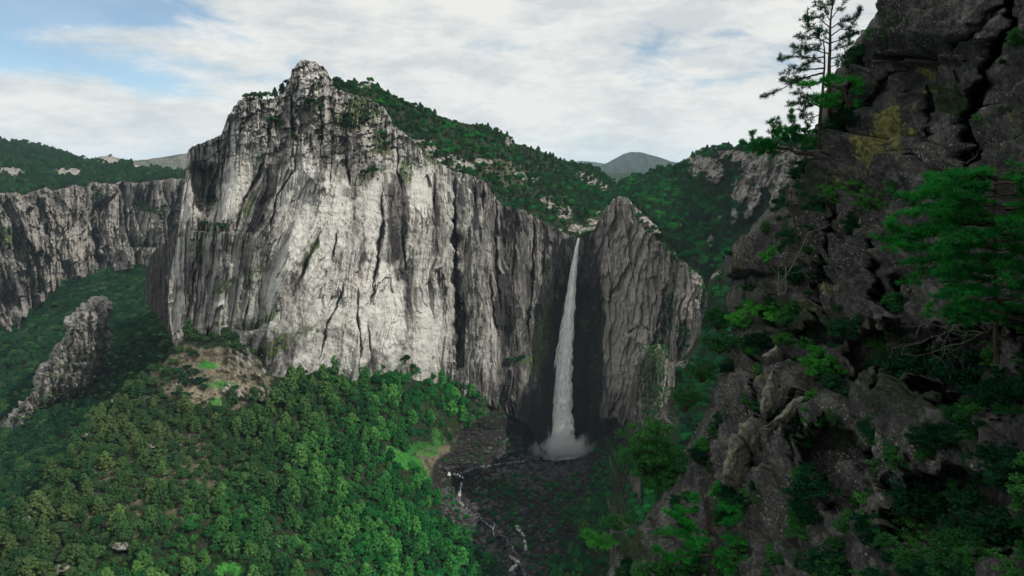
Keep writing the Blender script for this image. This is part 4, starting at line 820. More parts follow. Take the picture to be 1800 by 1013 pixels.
maskH = lambda x, y: np.where((y > topH(x) + 2) & ~((x < 1192) & (y < 800)), 1.0 - 1.2 * np.clip(rockH(x, y), 0, 1), 0)
stand('gully_forest', 'green trees and shrubs filling the gully between spur and near crag', D_H, (1105, 2200, 440, 1060), maskH, 1 / 9.0, 2.8, .38, .75, OAK + DRK[:2], 12000)
maskD = lambda x, y: np.where((y > silD(x) + 1) & (y < rimD(x) + 1), 1.0 - 1.2 * np.clip(rockD(x, y) + .1, 0, 1), 0)
stand('hill_forest', 'dark woods covering the far hill above the left cliffs', D_D, (-20, 345, 236, 345), maskD, 1 / 60.0, 7.5, .8, 1.6, TOPC + DRK, 7000, 1.0)
maskL = lambda x, y: np.where(y > botC(x) - 4, 1.0 - 1.2 * np.clip(rockL(x, y), 0, 1), 0)
stand('valley_forest', 'dark shaded woods on the floor of the left valley', D_L, (-20, 345, 455, 960), maskL, 1 / 24.0, 5.4, .8, 1.5, DRK + OAK[:1], 9000)

def ledges(name, label, D, box, mask, n, s0, s1, lift=1.0, protos=None):
    protos = protos or (DRK + TOPB); x, y, q = ledge_scatter(D, *box, mask, n, lift); have = {o.data.name: o for o in scene.objects if o.name.startswith('crown')}
    instances(name, q - [0, 0, 1.0], rng.random(len(x)) * 6.28, s0 + (s1 - s0) * rng.random(len(x)) ** 1.6, rng.integers(0, len(protos), len(x)), [have[p[0].name] for p in protos], label, 'scrub')
ledges('ledge_scrub', 'scrub clinging to the ledges of the far left cliffs', D_C, (-10, 340, 320, 600), lambda x, y: (vegC(x, y) - 0.1) * 1.2 * (y > rimD(x)) * (y < botC(x)), 700, .25, .7, 2.0)
ledges('ledge_scrub', 'scrub rooted along the ledges of the pale wall', D_A, (320, 1000, 150, 700), lambda x, y: np.clip(vegA(x, y) - 0.28, 0, 1) * 0.9 * (y > topA(x) + 3) * (y < botA(x)) * np.where((x > 300) & (x < 480) & (y > 590), .25, 1), 900, .08, .30, .6)
ledges('ledge_scrub', 'scrub on the crest and broken flank of the dark spur', D_F, (1050, 1243, 345, 680), lambda x, y: np.clip((vegF(x, y) - 0.2) * 1.2, 0, 1) * (y > topF(x) + 2) * (y < botF(x)) + 0.6 * ((y > topF(x)) & (y < topF(x) + 12) & (x > 1108)), 600, .14, .55, .6, OAK + TOPB)
ledges('ledge_scrub', 'light green growth spilling down the mossy pillar', D_M, (1112, 1186, 604, 820), lambda x, y: ell(x, y, 1150, 660, 30, 120, 5, 3, .4, 14), 620, .08, .26, .4, OAK)
ledges('ledge_scrub', 'scrub around the grey rock ribs of the right hillside', D_G, (1200, 1400, 250, 440), lambda x, y: (rockG(x, y) < .35) * (rockG(x, y) > -.1) * (y > silG(x)), 300, .3, .8, 1.0)
# shrubs on the ledges of the pale wall and spur
def on(Df, px, py, off=1.0): return P(px, py, float(Df(np.array([float(px)]), np.array([float(py)]))[0]) - off)
ledge = [(548, 186, 12, 'wide dark shrub on the ledge under the rocky peak'), (562, 190, 8, 'smaller shrub at the right end of the ledge under the peak'), (480, 214, 8, 'dark shrub on the wall below the flat shoulder'), (492, 222, 7, 'shrub just right of and below another under the shoulder'),
         (504, 228, 5, 'small shrub beside the dark gully under the peak'), (515, 240, 6, 'shrub wedged in the dark gully under the peak'), (608, 218, 11, 'large dark shrub on the broken rock right of the peak'), (618, 226, 8, 'shrub below the large one right of the peak'),
         (640, 212, 8, 'shrub on broken rock near the edge of the hilltop wood'), (672, 240, 10, 'dark shrub in the hollow at the edge of the hilltop wood'), (680, 256, 8, 'shrub low in the hollow at the edge of the hilltop wood'), (655, 302, 8, 'shrub on the short slanting ledge in mid wall'), (642, 306, 7, 'left one of the shrubs on the slanting ledge in mid wall'),
         (745, 258, 10, 'green shrub on the shoulder beside the hilltop wood'), (370, 350, 8, 'green shrub at the foot of the shaded recess'), (362, 398, 9, 'dark shrub on the green ledge below the recess'), (388, 400, 10, 'right-hand dark shrub on the green ledge below the recess'), (345, 425, 7, 'shrub hanging off the left side of the green ledge'),
         (330, 640, 0, ''), (910, 634, 12, 'bright shrub growing from the wall left of the waterfall'), (898, 636, 8, 'small shrub at the left of the bright one near the waterfall'), (712, 632, 8, 'shrub on the little rock tooth at the foot of the wall'), (724, 646, 8, 'shrub on the right flank of the little rock tooth')]
LB = [broadleaf(90 + s, 2.0, 1.15, 16, 26, 'dark_leaf', 0.34) for s in range(3)]
for i, (px, py, r_, lb) in enumerate(ledge):
    if not r_: continue
    q = on(D_A, px, py + r_ * 0.4, 1.5); e = empty('shrub', q.tolist()); s = r_ / F * q[1] / 1.15; e.scale = (s * 1.2, s * 1.2, s * 0.85); e.rotation_euler = (0, 0, i * 1.7)
    cr, tr = LB[i % 3]; obj('trunk', tr, e); obj('crown', cr, e); tag(e, lb, 'shrub', 'shrubs on the ledges of the pale wall')
slope_sh = [(342, 625, 10, 'topmost dark shrub on the bare grassy foot of the wall'), (312, 652, 8, 'leftmost dark shrub on the bare grassy foot'), (330, 646, 7, 'small shrub between two larger ones on the bare foot'), (338, 657, 10, 'round dark shrub in the middle of the bare foot'), (336, 674, 12, 'widest dark shrub on the bare foot'),
            (354, 670, 10, 'shrub touching the right side of the widest one on the bare foot'), (358, 682, 8, 'lowest shrub of the cluster on the bare foot'), (312, 694, 9, 'shrub near the lower edge of the bare foot'), (328, 698, 10, 'second shrub from the left at the lower edge of the bare foot'), (412, 684, 8, 'lone shrub under the small rock step on the bare foot')]
for i, (px, py, r_, lb) in enumerate(slope_sh):
    q = on(D_B, px, py + r_ * 0.5, 0.5); e = empty('shrub', q.tolist()); s = r_ / F * q[1] / 1.15; e.scale = (s * 1.15, s * 1.15, s * 0.8); e.rotation_euler = (0, 0, i * 1.7)
    cr, tr = LB[i % 3]; obj('trunk', tr, e); obj('crown', cr, e); tag(e, lb, 'shrub', 'shrubs on the bare foot of the wall')

# ------------------------------------------------------------------ river bed boulders, stream, pool, waterfall, spray
def bmat(name, a, b, s, lich=None):
    m, n = new_mat(name); g = n('ShaderNodeTexCoord').outputs['Object']; f = n.noise(g, s, 8, 0.7)
    c = n.ramp(f, [(0.32, a), (0.66, b)])
    if lich: c = n.mix(n.ramp(n.noise(g, s * 0.45, 7, 0.75), [(0.54, 0.0), (0.60, 0.9)]), c, lich)
    finish(n, c, 0.75, f, 0.6 / s, 0.8, 0.3); return m
M['boulder'] = bmat('wet_boulder', (0.010, 0.010, 0.011), (0.075, 0.072, 0.072), 0.9)
def boulder_mesh(seed, mat, name='boulder', sub=4, cuts=9, rough=0.09, shape=(1, .85, .7)):
    import bmesh
    g = np.random.default_rng(seed); bm = bmesh.new(); bmesh.ops.create_icosphere(bm, subdivisions=sub, radius=1.0)
    co = np.array([v.co[:] for v in bm.verts])
    for k in range(cuts):
        d = g.normal(size=3); d /= np.linalg.norm(d); t = 0.55 + 0.3 * g.random(); h = co @ d; co = co - np.outer(np.maximum(h - t, 0) * 0.92, d)
    co = co + co * (rough * fbm(co[:, 0] * 2.2 + seed, co[:, 1] * 2.2, co[:, 2] * 2.2, 5, seed))[:, None]
    co = co * np.array(shape)
    for v, c in zip(bm.verts, co): v.co = c
    me = bpy.data.meshes.new(name); bm.to_mesh(me); bm.free(); me.materials.append(mat); return me
BM = [boulder_mesh(s, M['boulder'], sub=3) for s in range(8)]
def nearmask(x, y): return np.clip(wetB(x, y) * 1.4, 0, 1) * (1 - np.clip(grassB(x, y) * 1.5, 0, 1)) * np.where((x > 930) & (y < 800), 0, 1) * (0.25 + np.exp(-(riverd(x, y) / 50) ** 2)) * (0.15 + 0.85 * sstep(2, 6, riverd(x, y)))
rx, ry, rq = scatter(D_B, 770, 1090, 740, 1040, nearmask, 1 / 9.0, 2.2, 4200, 3.0)
rs = 0.8 + 2.9 * rng.random(len(rx)) ** 2.6 * (1 + 0.8 * np.exp(-(riverd(rx, ry) / 40) ** 2)); o_ = np.argsort(-rs / rq[:, 1]); keep = o_[:280]
big = [(905, 952, 9.0, 'largest smooth dark boulder between the white cascades'), (838, 905, 5.0, 'big dark boulder at the bend of the stream'), (1012, 806, 6.0, 'dark boulder at the right edge of the plunge pool'), (1000, 838, 4.5, 'dark boulder standing below the plunge pool'), (880, 975, 4.5, 'dark boulder left of the lowest cascade'),
       *[(x, y, s, 'wet dark boulder in the row along the front rim of the plunge pool') for x, y, s in ((932, 803, 3.2), (945, 806, 4.2), (957, 805, 3.0), (968, 809, 4.8), (980, 807, 3.2), (990, 810, 4.0), (1003, 808, 3.4), (1022, 803, 4.4), (1034, 806, 3.2), (950, 812, 3.0), (975, 814, 3.6))]]
for i, (px, py, s, lb) in enumerate(big):
    q = on(D_B, px, py, 0); o = obj('boulder', BM[i % 8], None, q.tolist()); o.scale = (s, s * .9, s * .7); o.rotation_euler = (.2, .3, i); tag(o, lb, 'boulder', 'boulders along the rim of the plunge pool' if i > 4 else 'boulders in the river bed')
for i in keep:
    o = obj('boulder', BM[int(i) % 8], None, rq[i].tolist()); s = rs[i]; o.scale = (s, s * .9, s * .8); o.rotation_euler = (i * .7 % .6, i * .3 % .5, i * 1.3); tag(o, 'dark boulder strewn over the river bed below the falls', 'boulder', 'boulders strewn over the river bed')
rem = o_[280:]; bsrc = []
for k in range(8): bsrc.append(next(o for o in scene.objects if o.type == 'MESH' and o.data == BM[k]))
instances('rubble', rq[rem], rng.random(len(rem)) * 6.28, rs[rem], rng.integers(0, 8, len(rem)), bsrc, 'dark broken rock covering the floor below the falls', 'rubble')

def water_mat(name, col, alpha_lo, sc, rough=0.6, r0=0.38, r1=0.50):
    m, n = new_mat(name); g = n('ShaderNodeTexCoord').outputs['Object']
    f = n.noise(n.mapping(g, sc), 1.0, 6, 0.65, 0.4); al = n.ramp(f, [(r0, alpha_lo), (r1, 1.0)])
    p = n('ShaderNodeBsdfPrincipled', {'Base Color': (*col, 1), 'Roughness': rough, 'Alpha': al, 'Specular IOR Level': 0.3})
    tr = n('ShaderNodeBsdfTranslucent', {0: (*col, 1)}); tb = n('ShaderNodeBsdfTransparent')
    t2 = n('ShaderNodeMixShader', {0: al, 1: tb.outputs[0], 2: tr.outputs[0]})
    mx = n('ShaderNodeMixShader', {0: 0.3, 1: p.outputs[0], 2: t2.outputs[0]}); n.l.new(mx.outputs[0], n('ShaderNodeOutputMaterial').inputs[0]); return m
M['fall'] = water_mat('falling_water', (0.98, 0.98, 0.96), 0.0, (0.8, 0.8, 0.07)); M['foam'] = water_mat('white_water', (0.9, 0.92, 0.92), 0.0, (0.45, 0.45, 0.45), 0.6, 0.47, 0.54)
fx_ = cv([(418, 1017.5), (440, 1013), (470, 1009), (520, 1004), (580, 998), (640, 992), (700, 988), (760, 985), (797, 984)])
fw_ = cv([(418, 2.2), (440, 3.4), (480, 6), (540, 9), (600, 12), (660, 15), (720, 19), (770, 24), (785, 30), (797, 40)])
G = Geo()
for k in range(230):
    y0 = 418 + (375 * rng.random() ** 0.8 if k > 26 else rng.random() * 6); ln = (40 + 160 * rng.random()) if k > 26 else 379; y1 = min(797, y0 + ln)
    if y1 - y0 < 12: continue
    off = float(np.clip(rng.normal() * 0.5 - 0.1, -0.55, 0.55)) if k <= 26 else float(np.clip(rng.normal() * 0.55 - 0.15, -1.35, 0.75)); ys = np.linspace(y0, y1, max(6, int((y1 - y0) / 6)))
    wob = 0.25 * fbm(ys / 26, k * 3.1, 0, 3, k % 50); spread = fw_(ys); xx = fx_(ys) + (off * (0.5 + 0.5 * (ys - y0 + 20) / (y1 - y0 + 20) if k > 26 else off * 0.9) + wob) * spread
    dd = 846 - 0.012 * (ys - 418) * 1.0 - 4 * (1 - off * off) * spread / 20 + rng.normal() * 1.5 - 3.0 * np.sin(np.clip((ys - 418) / 379, 0, 1) * 1.5)
    t = np.linspace(0, 1, len(ys)); ra = (0.25 + 0.045 * spread * (0.4 + rng.random())) * np.clip(np.sin(np.clip(t * 0.97 + (0.25 if k <= 26 else 0.02), 0, 1) * math.pi), 0.06, 1) ** 0.6 * (0.8 + 0.5 * fbm(ys / 9, k * 1.7, 0, 3, k % 40))
    G.add(tube(P(xx, ys, dd), np.maximum(ra, 0.08), 7))
for lay in range(3):
    ys = np.linspace(419, 797, 260); th = np.linspace(0, 2 * math.pi, 40, endpoint=False); w_ = fw_(ys) * (0.95 - 0.27 * lay) * (1 + 0.10 * fbm(ys / 14, lay * 3, 0, 3, 12))
    YY, TT = np.meshgrid(ys, th, indexing='ij'); rad = 1 + 0.40 * fbm(TT * 2.2 + 0 * YY, YY / 22, 0, 4, 70 + lay) + 0.12 * fbm(TT * 5 + 0 * YY, YY / 9, 0, 3, 73 + lay)
    xx = fx_(ys)[:, None] + 0.10 * w_[:, None] * fbm(ys / 20, lay, 0, 3, 9)[:, None] + w_[:, None] * np.cos(TT) * rad; q = P(xx, YY, 845 - 2 * lay - 0.010 * (YY - 418) + w_[:, None] * 0.45 * np.sin(TT) * rad)
    i = np.arange(260 * 40).reshape(260, 40); G.add((q.reshape(-1, 3), np.stack([i[:-1], i[1:], np.roll(i, -1, 1)[1:], np.roll(i, -1, 1)[:-1]], -1).reshape(-1, 4)))
wf = obj('waterfall', G.mesh('waterfall', M['fall'])); tag(wf, 'tall thin white waterfall plunging down the dark alcove', 'waterfall')
# pool and stream
m, n = new_mat('stream_water'); g = n('ShaderNodeTexCoord').outputs['Object']; f = n.noise(g, 0.5, 6, 0.7); finish(n, n.ramp(f, [(0.50, (0.02, 0.022, 0.022)), (0.60, (0.30, 0.31, 0.30)), (0.68, (0.8, 0.81, 0.8))]), 0.25, f, 0.6, 1.0, 0.5); M['stream'] = m
def patch(name, pts, Df, lift, mat, width, label, kind='structure'):
    L = np.array(pts, float); s = np.r_[0, np.cumsum(np.hypot(*np.diff(L, axis=0).T))]; t = np.linspace(0, s[-1], max(8, int(s[-1] / 1.5))); x = np.interp(t, s, L[:, 0]); y = np.interp(t, s, L[:, 1])
    wv = width * (0.55 + 0.9 * np.abs(fbm(t / 7, 3.3, 0, 3, 8)) + 0.5 * np.sin(t / 5) ** 2); x = x + 1.6 * fbm(t / 8, 1, 0, 3, 4)
    rows = []
    for k in np.linspace(-1, 1, 5): 
        xx = x + k * wv; yy = y + 0.15 * k * wv; q = P(xx, yy, Df(xx, yy)); q[:, 2] += lift * (1.3 - k * k) + 0.5 * fbm(xx / 2, yy / 2, 0, 3, 7); rows.append(q)
    pts = np.array(rows); me = mesh(name, pts.reshape(-1, 3), grid_faces(5, len(t)), mat); o = obj(name, me); return tag(o, label, 'water', kind=kind)
patch('water', [(930, 812), (900, 815), (868, 820), (830, 826), (806, 836), (798, 844)], D_B, 2.2, M['stream'], 2.4, 'dark water trickling from the pool to the bend')
patch('water', [(784, 838), (796, 839), (806, 841), (814, 845)], D_B, 4.0, M['foam'], 2.2, 'white rapids at the bend of the stream')
patch('water', [(812, 852), (810, 862), (807, 872), (806, 880)], D_B, 4.0, M['foam'], 2.2, 'white cascade below the bend')
patch('water', [(806, 880), (818, 896), (836, 908), (858, 924), (880, 940), (900, 962), (912, 985), (922, 1010), (930, 1040)], D_B, 2.4, M['stream'], 3.0, 'dark stream winding among the boulders')
patch('water', [(908, 928), (914, 938), (922, 950), (924, 962), (925, 974)], D_B, 4.0, M['foam'], 3.2, 'bright white cascade beside the largest boulder')
patch('water', [(896, 984), (904, 988), (914, 996), (900, 1004), (893, 1013)], D_B, 4.0, M['foam'], 2.2, 'white water at the bottom of the river bed')
patch('water', [(870, 925), (866, 935), (868, 948)], D_B, 3.5, M['foam'], 1.2, 'thin trickle left of the largest boulder')
m, n = new_mat('pool_water'); g = n('ShaderNodeTexCoord').outputs['Object']; f = n.noise(g, 0.12, 7, 0.7)
sp = n('ShaderNodeSeparateXYZ', {0: g}); rr = n.math('POWER', n.math('ADD', n.math('POWER', sp.outputs[0], 2.0), n.math('POWER', n.math('MULTIPLY', sp.outputs[1], 1.0), 2.0)), 0.5)
fo = n('ShaderNodeMapRange', {0: n.math('ADD', n.math('MULTIPLY', rr, -0.020), n.math('MULTIPLY', f, 1.9)), 1: 0.15, 2: 0.9, 3: 0.0, 4: 1.0}).outputs[0]
finish(n, n.mix(fo, (0.035, 0.04, 0.038), (0.75, 0.76, 0.75)), 0.35, f, 1.0, 1.0, 0.5); M['pool'] = m
pc = P(984, 797, 838); th = np.linspace(0, 2 * math.pi, 72, endpoint=False); rows = []
for k in np.linspace(0.02, 1, 26):
    rr_ = k * (1 + 0.22 * fbm(np.cos(th) * 2, np.sin(th) * 2, 0, 3, 5)); rows.append(np.stack([40 * rr_ * np.cos(th) - 6 * k, 24 * rr_ * np.sin(th), 0.8 * fbm(8 * k * np.cos(th), 8 * k * np.sin(th), 0, 3, 6) * (1.4 - k) + 2.5 * np.exp(-(k * 5) ** 2)], -1))
i = np.arange(26 * 72).reshape(26, 72); fs = np.stack([i[:-1], i[1:], np.roll(i, -1, 1)[1:], np.roll(i, -1, 1)[:-1]], -1).reshape(-1, 4)[:, ::-1]
o = obj('water', mesh('pool', np.array(rows).reshape(-1, 3), fs, M['pool']), None, (pc + [0, 0, 1.5]).tolist()); tag(o, 'foaming plunge pool at the foot of the waterfall', 'pool', kind='structure')
# spray: droplets and a soft cloud of mist
def mist(name, label, c, rad, dens, sc):
    me = boulder_mesh(3, M['foam'], name, 3, 0, 0.0, rad); me.materials.clear(); m, n = new_mat('mist'); g = n('ShaderNodeTexCoord').outputs['Object']
    vl = n('ShaderNodeVectorMath', {0: n.mapping(g, (1 / rad[0], 1 / rad[1], 1 / rad[2]))}, operation='LENGTH').outputs['Value']
    f = n.math('SUBTRACT', n.math('MULTIPLY', n.noise(g, sc, 5, 0.65), 1.9), n.math('ADD', 0.38, n.math('MULTIPLY', vl, 0.85)))
    d = n.math('MULTIPLY', n.math('POWER', n.math('MAXIMUM', n.math('MINIMUM', f, n.math('SUBTRACT', 1.0, vl)), 0.0), 1.3), dens)
    v = n('ShaderNodeVolumePrincipled', {'Color': (0.95, 0.96, 0.96, 1), 'Density': d, 'Anisotropy': 0.2}); n.l.new(v.outputs[0], n('ShaderNodeOutputMaterial').inputs['Volume'])
    me.materials.append(m); o = obj(name, me, None, c); return tag(o, label, 'mist', kind='stuff')
mist('mist', 'white spray boiling up where the waterfall lands', (pc + [-3, -14, 15]).tolist(), (48, 30, 34), 0.5, 0.055)
mist('mist', 'thin mist drifting left from the foot of the waterfall', (pc + [-34, -14, 16]).tolist(), (62, 30, 26), 0.75, 0.05)
mist('mist', 'faint spray to the right of the foot of the waterfall', (pc + [26, -10, 10]).tolist(), (34, 22, 22), 0.2, 0.05)
# pale stream bed at the lip

# rock wall closing the near side of the gully
D_W = lambda px, py: depth_fn([(1078, 850, 600), (1078, 1100, 520), (1124, 850, 470), (1124, 1100, 352)])(px, py) - 5 * ridged(px / 8, py / 60, 0, 3, 5) - 2 * fbm(px / 5, py / 9, 0, 3, 6)
o = sheet('cliff', const(1076), const(1126), cv([(1076, 905), (1086, 880), (1098, 852), (1112, 838), (1126, 832)]), const(1120), 60, 160, D_W, M['grey_cliff'], dict(veg=lambda x, y: 0.15 + 0 * x, stain=lambda x, y: 0.5 + 0 * x, pale=lambda x, y: -0.3 + 0 * x), back=[(20, 8)], skirt_l=[(2, 30)], jag=4)
tag(o, 'grey rock wall at the mouth of the gully behind the leafy tree', 'cliff')

# ------------------------------------------------------------------ the near crag on the right
def crag_material():
    m, n = new_mat('lichened_rock'); g = n('ShaderNodeTexCoord').outputs['Object']
    a = n.noise(g, 0.5, 9, 0.75); b = n.noise(g, 3.0, 6, 0.7); big = n.noise(g, 0.12, 4, 0.6)
    c = n.ramp(n.math('ADD', n.math('MULTIPLY', a, 0.6), n.math('MULTIPLY', b, 0.4)), [(0.37, (0.022, 0.023, 0.023)), (0.5, (0.088, 0.090, 0.084)), (0.60, (0.225, 0.222, 0.20))])
    def flecks(sc, thr, seed):
        vo = n('ShaderNodeTexVoronoi', {'Vector': n.mapping(g, (1, 1, 1), loc=(seed, 0, 0)), 'Scale': sc, 'Randomness': 1.0}); 
        cov = n.math('ADD', n.math('MULTIPLY', n('ShaderNodeSeparateXYZ', {0: vo.outputs['Color']}).outputs[0], 0.5), n.math('MULTIPLY', n.noise(n.mapping(g, (1, 1, 1), loc=(0, seed, 0)), 0.55, 6, 0.75), 1.0))
        d = n.math('ADD', vo.outputs['Distance'], n.math('MULTIPLY', n.math('SUBTRACT', b, 0.5), 1.5))
        return n.math('MULTIPLY', n('ShaderNodeMapRange', {0: cov, 1: thr, 2: thr + 0.06, 3: 0.0, 4: 1.0}).outputs[0], n('ShaderNodeMapRange', {0: d, 1: 0.30, 2: 0.44, 3: 1.0, 4: 0.0}).outputs[0])
    fl = n.math('MAXIMUM', flecks(4.6, 0.90, 3.0), n.math('MULTIPLY', flecks(9.5, 0.82, 9.0), 0.65))
    fl = n.math('MULTIPLY', fl, n.attr('fleck'))
    c = n.mix(fl, c, n.ramp(b, [(0.4, (0.38, 0.35, 0.31)), (0.6, (0.72, 0.68, 0.61))]))
    ye = n('ShaderNodeMapRange', {0: n.math('ADD', n.attr('lichen'), n.math('MULTIPLY', n.math('SUBTRACT', n.noise(g, 1.1, 9, 0.82), 0.5), 3.2)), 1: 0.32, 2: 0.75, 3: 0.0, 4: 0.92}).outputs[0]
    c = n.mix(ye, c, n.ramp(n.noise(g, 2.2, 6, 0.75), [(0.38, (0.10, 0.10, 0.045)), (0.55, (0.32, 0.32, 0.10)), (0.68, (0.50, 0.47, 0.20))]))
    mo = n('ShaderNodeMapRange', {0: n.math('ADD', n.attr('moss'), n.math('MULTIPLY', n.math('SUBTRACT', a, 0.5), 1.3)), 1: 0.35, 2: 0.6, 3: 0.0, 4: 0.9}).outputs[0]
    c = n.mix(mo, c, n.ramp(b, [(0.35, (0.012, 0.026, 0.010)), (0.6, (0.05, 0.085, 0.022))]))
    finish(n, c, 0.92, n.math('ADD', n.math('MULTIPLY', a, 1.5), n.math('ADD', n.math('MULTIPLY', b, 0.7), n.math('MULTIPLY', n.noise(g, 9.0, 5, 0.75), 0.30))), 0.8, 1.0, 0.12)
    return m
M['crag'] = crag_material()
edge = cv([(-700, 1960), (-300, 1740), (-120, 1630), (0, 1560), (30, 1538), (60, 1514), (90, 1492), (130, 1467), (160, 1452), (190, 1441), (240, 1428), (280, 1410), (300, 1396), (330, 1378), (360, 1352), (400, 1318), (430, 1290), (450, 1276), (470, 1270), (484, 1273), (491, 1288),
           (500, 1284), (520, 1275), (560, 1282), (600, 1290), (630, 1278), (660, 1263), (700, 1250), (740, 1238), (770, 1216), (800, 1198), (840, 1174), (870, 1160), (900, 1140), (930, 1114), (960, 1098), (990, 1080), (1013, 1068), (1100, 1034), (1160, 1010)])
baseN = depth_fn([(1960, -700, 60), (1740, -300, 62), (1560, 0, 62), (1467, 130, 63), (1430, 240, 64), (1378, 330, 66), (1300, 420, 69), (1272, 480, 70), (1285, 590, 62), (1240, 735, 58), (1170, 845, 55), (1114, 930, 52), (1068, 1013, 50), (1010, 1160, 44),
                  (2300, -600, 34), (1900, -200, 42), (1700, 0, 46), (1800, 0, 36), (2000, 0, 24), (2300, 0, 17), (1560, 150, 55), (1620, 260, 47), (1700, 300, 39), (1800, 300, 29), (2300, 400, 12), (1450, 400, 57), (1500, 500, 50), (1650, 500, 40), (1800, 520, 28),
                  (1400, 560, 54), (1400, 700, 48), (1310, 800, 49), (1500, 750, 40), (1650, 750, 32), (1800, 750, 24), (2300, 800, 10), (1300, 1013, 42), (1500, 1013, 32), (1800, 1013, 20), (1500, 1160, 27), (2300, 1160, 9)])
crackN = [([(1810, -30), (1785, 50), (1745, 115), (1718, 180), (1700, 250), (1682, 310), (1672, 350)], 9, 7.0), ([(1800, 0), (1765, 35), (1720, 72), (1675, 96), (1640, 104), (1600, 102), (1572, 112), (1545, 124)], 7, 4.5), ([(1546, 425), (1549, 480), (1548, 530), (1540, 580)], 9, 6.0),
          ([(1600, 465), (1575, 500), (1560, 540), (1548, 560)], 6, 3.0), ([(1668, 150), (1655, 200), (1640, 240), (1622, 280)], 3, 1.6), ([(1415, 520), (1432, 532), (1438, 560), (1430, 590)], 3.5, 2.4), ([(1338, 750), (1360, 730), (1400, 700), (1425, 686)], 3, 2.0), ([(1345, 650), (1342, 700), (1330, 745)], 3, 2.0),
          ([(1322, 800), (1320, 850), (1312, 880)], 2.5, 1.6), ([(1275, 488), (1290, 494), (1315, 490)], 4, 2.5), ([(1530, 130), (1510, 170), (1490, 200)], 3, 1.6), ([(1710, 100), (1702, 150)], 2, 1.0), ([(1450, 300), (1420, 360), (1395, 420)], 5, 2.5), ([(1500, 340), (1470, 400), (1440, 470), (1425, 520)], 5, 3.0),
          ([(1290, 600), (1330, 640), (1345, 650)], 4, 2.0), ([(1600, 120), (1560, 150), (1500, 210), (1440, 290)], 4, 2.4), ([(1425, 690), (1410, 760), (1400, 830)], 6, 4.0), ([(1640, 560), (1600, 620), (1560, 700)], 7, 4.0), ([(1500, 560), (1450, 600), (1420, 640)], 6, 3.0)]
def roughN(p, b):
    """how far the rock stands back (+) or proud (-) of its mean face, in metres along the normal"""
    x, y, z = p[..., 0], p[..., 1], p[..., 2]; w = 0.35 * fbm(x / 4, y / 4, z / 4, 4, 81); k = np.clip(b / 50, 0.3, 1.2) * 0.55
    y = y + 0.5 * z; dip = z - 0.35 * y
    f1, f2, r, o = worley(y / 12 + w * .5, dip / 10 + x / 20 + w * .4, 0.0, 82); d = k * (2.4 * (r - .5) + 2.2 * o[0] + 2.0 * o[1] + 0.8 * (1 - sstep(0, .06, f2 - f1)))
    f1, f2, r, o = worley(y / 4.6 + w * .6, dip / 3.8 + x / 8 + w * .5, 0.0, 83); d = d + k * (1.5 * (r - .5) + 1.7 * o[0] + 1.5 * o[1] + 0.5 * (1 - sstep(0, .07, f2 - f1)))
    f1, f2, r, o = worley(y / 1.5 + w, dip / 1.2 + x / 3, 0.0, 84); d = d + k * (0.55 * (r - .5) + 0.6 * o[0] + .5 * o[1])
    return d + k * (1.2 * fbm(x / 6, y / 6, z / 6, 3, 85) + 0.30 * ridged(x / 0.9, y / 0.9, z / 0.9, 3, 86))
def bulkN(px, py):
    d = baseN(px, py)
    for line, ww, kk in crackN: d = d + kk * groove(px, py, line, ww, 0.25, int(line[0][0]))
    d = d - 4.5 * np.exp(-(((px - 1650) / 90.0) ** 2)) * (1 - sstep(60, 108 - 0.1 * (px - 1650), py)) * sstep(-160, -40, py)
    d = d + 2.5 * sstep(106, 120, py) * (1 - sstep(180, 300, py)) * np.exp(-((px - 1640) / 70.0) ** 2)
    d = d - 4.0 * np.exp(-((px - 1320) / 60.0) ** 2) * sstep(380, 420, py + 0.4 * (px - 1300)) * (1 - sstep(478, 492, py))
    d = d + 5.0 * ell(px, py, 1560, 620, 90, 60, 0, 3, 0.4, 30) + 5 * ell(px, py, 1720, 640, 120, 90, 0, 4, .4, 30) + 4 * ell(px, py, 1480, 830, 60, 90, -20, 6, .4, 30) + 4 * ell(px, py, 1680, 900, 140, 90, 0, 7, .4, 30) + 3.5 * ell(px, py, 1450, 590, 60, 20, 0, 8, .3, 20)
    return np.maximum(d, 6.0)
def lichenN(px, py):
    a = np.full(np.shape(px), -0.40)
    for i, (x, y, rx, ry, ro, k) in enumerate([(1570, 205, 26, 40, 10, .85), (1548, 262, 26, 46, 5, .85), (1590, 245, 14, 40, 0, .6), (1624, 130, 28, 11, 25, .7), (1660, 155, 20, 10, 10, .6), (1688, 180, 24, 26, 0, .3), (1774, 145, 14, 22, 20, .35), (1795, 215, 12, 30, 0, .4), (1320, 468, 8, 20, 0, .5), (1276, 490, 8, 12, 0, .7), (1432, 548, 10, 26, 0, .5), (1410, 538, 6, 18, 0, .5),
                                               (1322, 650, 20, 18, 0, .5), (1362, 700, 20, 44, 10, .4), (1625, 190, 16, 10, 0, .45), (1500, 310, 40, 14, -20, .3), (1300, 790, 20, 30, 0, .4), (1445, 500, 30, 16, 0, .3)]):
        a = np.maximum(a, -0.2 + (k + .2) * ell(px, py, x, y, rx, ry, ro, i + 201, 0.4, 14))
    return a
def mossN(px, py):
    a = -0.25 + 0.5 * fbm(px / 50, py / 50, 0, 3, 88) + 0.25 * sstep(560, 760, py) * sstep(1400, 1500, px)
    for i, (x, y, rx, ry, k) in enumerate([(1690, 178, 26, 30, .7), (1665, 152, 22, 10, .6), (1640, 70, 60, 20, .35), (1110, 960, 26, 50, .6), (1500, 170, 40, 30, .45), (1440, 330, 50, 60, .5), (1390, 560, 60, 40, .5), (1480, 760, 30, 40, .6), (1600, 700, 90, 60, .5), (1420, 760, 14, 40, .6)]): a = np.maximum(a, k * ell(px, py, x, y, rx, ry, 0, i + 221, 0.5, 20))
    return a
